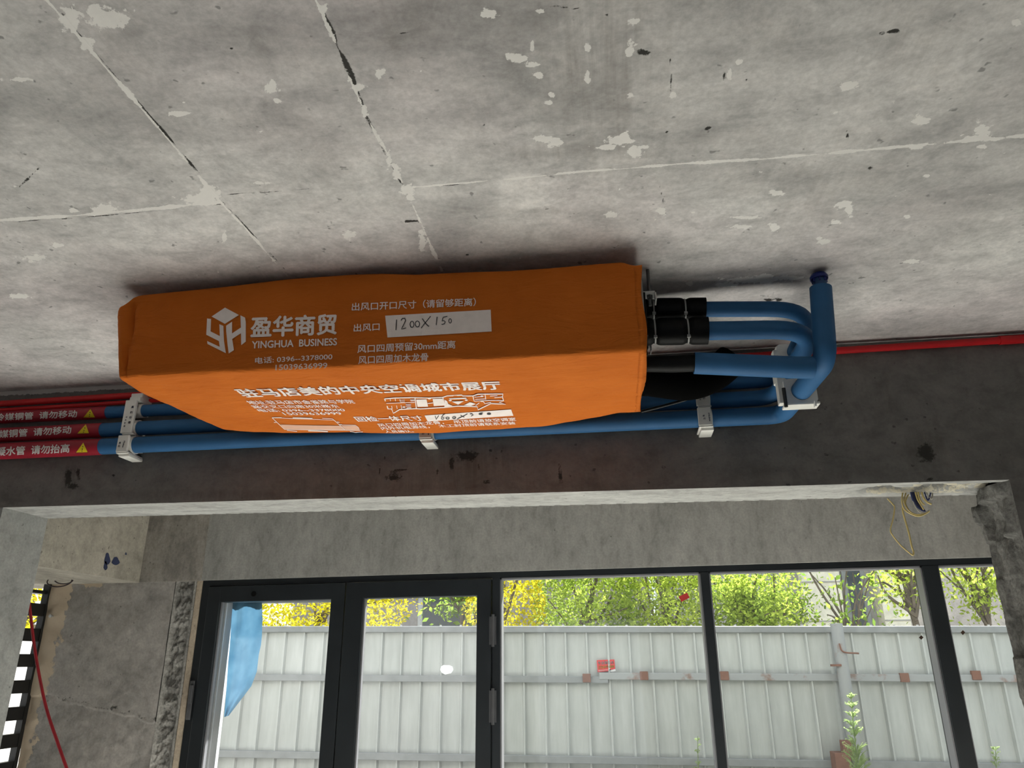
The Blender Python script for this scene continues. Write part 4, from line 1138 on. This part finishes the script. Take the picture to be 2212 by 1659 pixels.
b = MB(); b.box(kd[0]-.054, kd[0]+.05, YK-.026, YK+.026, kd[2]-.047, kd[2]-.039, .002); b.build('bottom_flange', MAT['white'], ke)
b = MB(); b.box(kd[0]-.066, kd[0]-.048, YK-.012, YK+.02, kd[2]-.035, kb[2]+.05, .002); b.build('side_plate', MAT['white'], ke)
b = MB(); b.tube([(kd[0]-.052, YK-.024, kd[2]-.052), (kd[0]-.052, YK-.024, kd[2]+.01)], .0055, 10); dbolt = simple('dark_bolt', (.05, .05, .05), .4, .5)
b.build('clamp_bolt', dbolt, ke, True)
MB().tube([(kd[0]-.058, YK-.02, kb[2]-.02), (kd[0]-.058, YK-.02, kb[2]+.025)], .005, 10).build('clamp_bolt', dbolt, ke, True)
MB().box(kd[0]+.03, kd[0]+.034, YK-.04, YK-.02, kd[2]-.058, kd[2]-.04).build('tie_end', MAT['white'], ke)
ke2 = empty('pipe_clamp', (kb[0], YK+.06, kb[2]-.05), 'white clamp around the two curved pipes behind the upright vent', 'clamp', 'white plastic pipe clamps on the beam')
YK2 = YK+.07; k1, k2 = dpt(fa, YK2), dpt(fb, YK2)
b = MB(); ring_y(b, k2, R2*.99, k2[0]-.045, k2[0]+.04, k2[2]-.036, (k1[2]+k2[2])/2, YK2-.02, YK2+.02); ring_y(b, k1, R1*.99, k1[0]-.055, k1[0]+.035, (k1[2]+k2[2])/2, k1[2]+.03, YK2-.02, YK2+.02)
b.build('saddle', MAT['white'], ke2)

# ------------------------------------------------------------------ wires coiled under the broken beam end
wc = empty('wire_coil', (1.12, 2.75, 2.2), 'coil of yellow and blue wires hanging under the broken right end of the beam', 'wires')
yw, bw, gw = simple('yellow_wire', (.58, .46, .19), .5), simple('blue_wire', (.035, .05, .16), .5), simple('pale_wire', (.5, .48, .42), .5)
YWC = 2.80
def wire(pts, r, mat, Y=YWC, dy=0):
    q = [onY(x, y, Y+dy*i) for i, (x, y) in enumerate(pts)]
    MB().tube(spline(q, 7), r, 8).build('wire', mat, wc, True)
s7 = lambda pts: [(1780+x*.1953, 940+y*.1953) for x, y in pts]
wire(s7([(870, 640), (862, 740), (890, 820), (960, 870), (1040, 895), (1110, 875), (1165, 840)]), .0028, yw)
wire(s7([(905, 640), (885, 730), (920, 810), (980, 865), (1050, 880), (1120, 860)]), .0026, yw, YWC+.01)
wire(s7([(940, 640), (900, 740), (930, 820), (970, 860)]), .0026, yw, YWC+.02)
wire(s7([(1010, 630), (1035, 710), (1070, 770), (1105, 825)]), .003, yw, YWC-.01)
wire(s7([(1040, 630), (1055, 700), (1080, 745), (1112, 775)]), .003, yw, YWC-.015)
wire(s7([(1080, 630), (1100, 690), (1140, 740), (1188, 765)]), .0034, yw, YWC-.02)
for q in range(6): wire(s7([(960+12*q, 630), (985+12*q, 720), (1030+9*q, 790), (1090+6*q, 835+2*q)]), .0032, bw, YWC+.005*q)
wire(s7([(965, 640), (1000, 770), (1060, 850), (1120, 855), (1165, 835)]), .0026, gw)
wire(s7([(1130, 630), (1165, 690), (1195, 700), (1200, 640)]), .0028, gw, YWC+.01)
wire(s7([(1110, 630), (1150, 720), (1180, 640)]), .0026, bw, YWC+.01)
wire(s7([(700, 700), (760, 765), (780, 800), (765, 920), (735, 1045), (760, 1110), (840, 1210), (900, 1265), (965, 1320)]), .0024, yw, YWC+.02)
wire(s7([(865, 800), (880, 880), (915, 1000), (945, 1110), (970, 1230), (990, 1290), (985, 1325), (960, 1315)]), .0032, yw, YWC+.005)
wire(s7([(870, 640), (866, 720), (866, 810)]), .0022, gw, YWC+.005)

# ------------------------------------------------------------------ outside: ground, hoarding, plants, houses
mesh('ground', [(-14, 4.1, -.12), (14, 4.1, -.12), (14, 30, -.12), (-14, 30, -.12), (-14, 4.1, -.3), (14, 4.1, -.3), (14, 30, -.3), (-14, 30, -.3)],
     [(0, 1, 2, 3), (4, 7, 6, 5), (0, 4, 5, 1), (1, 5, 6, 2), (2, 6, 7, 3), (3, 7, 4, 0)], concrete('soil', (.14, .12, .085), .25, 2))['kind'] = 'structure'
YF = 6.5
fsh = lambda V: np.stack([V[:, 0], V[:, 1], V[:, 2]+(-.0113*V[:, 0])*np.clip((V[:, 2]+.12)/2.1, 0, 1)], 1)
ZF = 2.012
fen = empty('hoarding', (0, YF, -.12), 'grey ribbed steel hoarding with rails beyond the windows', 'fence')
RIB = .172; PW = RIB*4
xs0 = onY(1264, 1400, YF)[0]-PW*6
for i in range(14):
    xa = xs0+PW*i; V = []; Fc = []
    prof = []
    for r_ in range(4):
        x = xa+RIB*r_
        prof += [(x, 0), (x+.010, -.030), (x+.020, -.030), (x+.030, 0), (x+.095, .004)]
    prof += [(xa+PW+.02, -.004)]
    jit = .004*math.sin(i*2.3)
    for z in (-.12, ZF-.01):
        V += [(x, YF+y+jit, z) for x, y in prof]
    n = len(prof); Fc = [(j, j+1, n+j+1, n+j) for j in range(n-1)]
    o = mesh('sheet_panel', fsh(np.array(V)), Fc, MAT['fence'], fen)
    sd = o.modifiers.new('thickness', 'SOLIDIFY'); sd.thickness = .002
xA, xB = xs0, xs0+PW*14
b = MB(); b.box(xA, xB, YF-.05, YF+.03, ZF-.05, ZF, .006); b.build('top_cap', MAT['fence_rail'], fen, fn=fsh)
zr1 = P(1700, 1463, YF-.04)[2]+.0113*1.5; zr1b = P(1100, 1468, YF-.04)[2]
zr2 = P(1300, 1641, YF-.04)[2]
xbreak = P(1300, 1463, YF-.04)[0]
MB().box(xbreak-.02, xB, YF-.06, YF-.016, zr1-.03, zr1+.022, .004).build('rail', MAT['rusty'], fen, fn=fsh)
MB().box(xA, xbreak+.05, YF-.056, YF-.018, zr1b-.03, zr1b+.020, .004).build('rail', MAT['fence_rail'], fen, fn=fsh)
MB().box(xA, xB, YF-.06, YF-.016, zr2-.03, zr2+.022, .004).build('rail', MAT['fence_rail'], fen, fn=fsh)
rs = simple('rust', (.20, .10, .07), .8)
for x, y in ((1268, 1464), (1392, 1459), (1566, 1459), (1955, 1463), (2110, 1458)):
    q = P(x, y, YF-.066); MB().box(q[0]-.035, q[0]+.03, YF-.072, YF-.04, q[2]-.035, q[2]+.03, .004).build('bracket', rs, fen)
# small bolts along the cap
b = MB()
bx = xA
while bx < xB:
    b.tube([(bx, YF-.015, ZF-.002), (bx, YF-.015, ZF+.012)], .009, 8); bx += RIB
b.build('bolt', MAT['steel'], fen, True, fn=fsh)
xp = P(1806, 1345, YF-.12)[0]
b = MB().tube([(xp, YF-.12, -.12), (xp, YF-.12, P(1803, 1347, YF-.12)[2])], .045, 20); b.build('post', MAT['rusty'], fen, True)
q = P(1828, 1632, YF-.16); b = MB().box(q[0]-.09, q[0]+.02, YF-.2, YF-.06, q[2]-.10, q[2]+.02, .004); b.box(q[0]-.02, q[0]+.05, YF-.19, YF-.1, q[2]+.0, q[2]+.1, .004)
b.build('post_bracket', rs, fen)
q = P(1825, 1408, YF-.17); b = MB().tube(spline([(q[0]-.03, YF-.16, q[2]+.06), (q[0]-.01, YF-.17, q[2]), (q[0]+.10, YF-.17, q[2]-.012)], 5), .006, 8); b.build('wire_hook', rs, fen, True)
q = P(1808, 1437, YF-.12); b = MB().tube([(q[0], YF-.12, q[2]-.008), (q[0], YF-.12, q[2]+.008)], .048, 20); b.build('post_band', rs, fen, True)
# red notice on the sheets
YS = YF-.022
sg = empty('notice', tuple(P(1310, 1452, YS)), 'small red notice with white and yellow characters stuck on the hoarding', 'sign')
fnS = lambda x, y, o=0: onY(x, y, YS-.004-o)
pts = [(1289, 1426), (1327, 1424.5), (1329, 1445), (1319, 1447), (1312, 1450), (1291, 1452)]
V = [fnS(*p) for p in pts]; n = len(V); V += [v+np.array([0, .003, 0]) for v in V]
mesh('board', V, [tuple(range(n)), tuple(range(n, 2*n))[::-1]]+[(i, (i+1) % n, n+(i+1) % n, n+i) for i in range(n)], simple('notice_red', (.60, .03, .03), .5), sg)
b = MB(); quad_text(b, '专业做防水', [(1291.5, 1436), (1326.5, 1434.5), (1326, 1427), (1291, 1428.5)], lambda x, y: fnS(x, y, .002), .02); b.build('white_lettering', MAT['label'], sg)
b = MB(); quad_text(b, '卫生间不砸砖', [(1292, 1445), (1327, 1443), (1327, 1436.5), (1292, 1438)], lambda x, y: fnS(x, y, .002), .02); b.build('yellow_lettering', MAT['yellow'], sg)
b = MB(); poly_px(b, [(1292.5, 1450.5), (1314, 1447.5), (1313.5, 1446), (1292.5, 1447.5)], lambda x, y: fnS(x, y, .002)); b.build('small_print', simple('pink_print', (.62, .25, .25), .5), sg)
b = MB(); poly_px(b, [(1316, 1449), (1329, 1445), (1330, 1449), (1322, 1452)], lambda x, y: fnS(x, y, .01)); b.build('curled_corner', whs, sg)
b = MB(); poly_px(b, ell(1318, 1447.5, 2, 1.8, 8)[:-1], lambda x, y: fnS(x, y, .004)); b.build('burnt_spot', MAT['ink'], sg)

# weeds in front of the hoarding
def weed(base_px, top_px, Y, n, size, label, lean=0.0, plume=True):
    p0, p1 = onY(*base_px, Y), onY(*top_px, Y)
    e = empty('weed', (p0[0], Y, p0[2]), label, 'plant')
    ax = spline([p0, p0*.6+p1*.4+np.array([lean, 0, 0]), p1], 8)
    MB().tube(ax, [.006*(1-.8*i/len(ax)) for i in range(len(ax))], 6).build('stem', MAT['weed'], e, True)
    b = MB(); rr = random.Random(int(top_px[0]))
    for i in range(n):
        t = rr.uniform(.03, 1); k_ = min(len(ax)-1, int(t*(len(ax)-1))); p = ax[k_]; a = rr.uniform(0, 2*math.pi)
        sp = size*(1.15-t)*rr.uniform(.5, 1.0)+.02
        d = Vector((math.cos(a), math.sin(a)*.6, .9)).normalized()
        tip = p+d*sp; side = d.cross(Vector((0, 1, .2))).normalized()*.0035
        mid = p+d*sp*.55+Vector((0, 0, .012))
        b.add([p, mid+side, tip, mid-side], [(0, 1, 2, 3)])
        for _ in range(5 if plume else 2):
            s_ = p.lerp(tip, rr.uniform(.35, 1)); v_ = Vector((rr.uniform(-1, 1), rr.uniform(-1, 1), rr.uniform(-.2, 1)))*.013
            w_ = Vector((rr.uniform(-1, 1), 0, rr.uniform(-1, 1)))*.004
            b.add([s_, s_+v_*.5+w_, s_+v_, s_+v_*.5-w_], [(0, 1, 2, 3)])
    b.build('foliage', MAT['weed'], e)
weed((1862, 1760), (1837, 1492), 5.6, 260, .17, 'tall pale green weed in front of the hoarding post')
weed((1510, 1760), (1507, 1590), 5.6, 40, .05, 'single thin bright green weed seen in the first tall pane', 0, False)
weed((2158, 1760), (2150, 1612), 5.6, 60, .09, 'short weed low in the narrow pane beside the hacked pier')

# trees behind the hoarding
def tree(x, y, z0, crown, n, ls, mat, label, bare=0, seed=0, cat='tree', trunk_r=.05):
    rr = random.Random(seed)
    e = empty('tree', (x, y, -.12), label, cat, 'trees beyond the hoarding')
    zc = z0+crown[2]*.2
    b = MB(); tp = spline([(x, y, -.12), (x+.06, y, .9), (x-.03, y+.05, z0)], 6)
    b.tube(tp, [trunk_r*(1-.4*i/len(tp)) for i in range(len(tp))], 9); b.build('trunk', MAT['bark'], e, True)
    br = MB(); tips = []
    for i in range(9+bare):
        a = rr.uniform(0, 2*math.pi); l = rr.uniform(.5, 1.0)
        s_ = Vector((x, y, z0-.5+rr.uniform(0, .6))); t_ = Vector((x+math.cos(a)*crown[0]*l, y+math.sin(a)*crown[1]*l, zc+rr.uniform(-.4, 1.0)*crown[2]))
        m_ = s_.lerp(t_, .5)+Vector((rr.uniform(-.1, .1), 0, rr.uniform(-.05, .12)))
        q = spline([s_, m_, t_], 5); br.tube(q, [trunk_r*.4*(1-.75*k_/len(q)) for k_ in range(len(q))], 6); tips += q[3:]
    br.build('branch', MAT['bark'], e, True)
    V = np.zeros((n*4, 3)); Fc = []
    for i in range(n):
        if bare and rr.random() < .75:
            c = rr.choice(tips)+Vector((rr.gauss(0, .12), rr.gauss(0, .12), rr.gauss(0, .10)))
        else:
            while True:
                u = Vector((rr.uniform(-1, 1), rr.uniform(-1, 1), rr.uniform(-1, 1)))
                if u.length <= 1 and (rr.random() < .35+u.length*.65): break
            k_ = 1+.22*mnoise.noise(Vector((u.x*2.5+seed, u.y*2.5, u.z*2.5)))
            c = Vector((x+u.x*crown[0]*k_, y+u.y*crown[1]*k_, zc+u.z*crown[2]*k_))
        d = Vector((rr.gauss(0, 1), rr.gauss(0, 1), rr.gauss(-.5, .7))).normalized(); w = d.cross(Vector((rr.gauss(0, 1), rr.gauss(0, 1), rr.gauss(0, 1)))).normalized()
        L = ls*rr.uniform(.6, 1.3); h = L*.24
        V[i*4:i*4+4] = (c-d*L/2, c+w*h, c+d*L/2, c-w*h+Vector((0, 0, .004))); Fc.append((i*4, i*4+1, i*4+2, i*4+3))
    mesh('foliage', V, Fc, mat, e)
tree(-3.45, 8.7, 2.3, (1.15, .8, 1.0), 9500, .055, MAT['leaf_yellow'], 'bright yellow leaved tree above the hoarding behind the left door leaf', 0, 1)
tree(-1.2, 8.2, 2.2, (.46, .5, .95), 3600, .055, MAT['leaf_yellow'], 'yellow leaved tree behind the post between doors and fixed panes', 0, 2)
tree(-2.05, 10.2, 2.5, (.55, .4, .7), 700, .10, MAT['leaf_mid'], 'thin dark green tree seen through the right door leaf', 6, 3)
tree(-.42, 9.3, 2.2, (.66, .7, 1.0), 9500, .055, MAT['leaf_green'], 'dense green tree with mixed leaves left in the first tall pane', 0, 4)
tree(.55, 9.5, 2.2, (.60, .7, 1.0), 9000, .055, MAT['leaf_lime'], 'dense lime green tree behind the red sticker', 0, 5)
tree(1.55, 9.0, 2.15, (.62, .6, .62), 6500, .055, MAT['leaf_green'], 'bushy green tree left in the middle tall pane', 4, 6)
tree(2.42, 8.8, 2.0, (.50, .5, .9), 420, .075, MAT['leaf_mid'], 'sparse tree with bare dark branches behind the hoarding post', 10, 7, trunk_r=.04)
tree(3.15, 8.9, 2.55, (.38, .4, .42), 900, .06, MAT['leaf_lime'], 'light lime tree beside the wide mullion', 5, 8)
tree(4.0, 9.2, 2.45, (.42, .5, .65), 1500, .06, MAT['leaf_lime'], 'light green tree in the narrow pane beside the hacked pier', 5, 9)
tree(-7.0, 8.6, 2.2, (1.2, 1.6, .9), 4500, .08, MAT['leaf_yellow'], 'yellow green tree glimpsed through the top of the black grille', 0, 10)

# houses behind the trees
cream = concrete('cream_facade', (.86, .80, .66), .04, 1, (1, 1, 1), .9, .05); greyf = concrete('grey_facade', (.42, .40, .38), .06, 1, (1, 1, 1), .9, .05)
wing = simple('dark_window', (.06, .07, .075), .2)
hs = empty('house', (4.5, 14, -.12), 'cream and grey house beyond the sparse trees', 'house')
YH = 14
xa, xb, xc2, xd = (onY(x, 1300, YH)[0] for x in (1738, 1822, 1905, 1960))
MB().box(xa-2.2, xa, YH+.25, YH+6, -.12, 7).build('wall', greyf, hs)
MB().box(xa, xb, YH, YH+6, -.12, 7).build('wall', cream, hs)
MB().box(xb, xc2, YH+.35, YH+6, -.12, 7).build('wall', greyf, hs)
MB().box(xc2, xd, YH, YH+6, -.12, 7).build('wall', cream, hs)
MB().box(xd, xd+5, YH+.25, YH+6, -.12, 7).build('wall', concrete('pinkish_facade', (.56, .50, .46), .05, 1, (1, 1, 1), .9, .05), hs)
f_ = MB().box(xb+.12, xc2-.12, YH+.3, YH+.36, .5, 6).build('window', simple('window_frame_grey', (.3, .31, .31), .5), hs); MB().box(xb+.2, xc2-.2, YH+.28, YH+.31, .6, 5.9).build('pane', wing, f_)
b = MB()
for zz in (2.35, 3.0): b.box(xa-.001, xb+.001, YH-.012, YH, zz, zz+.02); b.box(xc2, xd, YH-.012, YH, zz, zz+.02)
b.build('band_course', greyf, hs)
hs2 = empty('house', (-2.5, 15, -.12), 'shaded grey house behind the right door leaf', 'house')
MB().box(-6.5, .6, 15, 20, -.12, 6.5).build('wall', simple('taupe_facade', (.34, .31, .30), .9), hs2)
f_ = MB().box(-3.9, -2.8, 14.95, 15, 1.6, 3.9).build('window', simple('window_frame_pale', (.5, .5, .5), .5), hs2); MB().box(-3.8, -2.9, 14.93, 14.96, 1.7, 3.8).build('pane', wing, f_)
# white garden wall beyond the grille
MB().box(-5.3, -5.15, 2.2, 10, -.12, 2.0).build('garden_wall', simple('white_wall', (.86, .86, .83), .9, 0, .04))
tag(bpy.data.objects['garden_wall'], 'white garden wall seen through the gaps of the black grille', 'wall')
print('OBJS', len(bpy.data.objects))
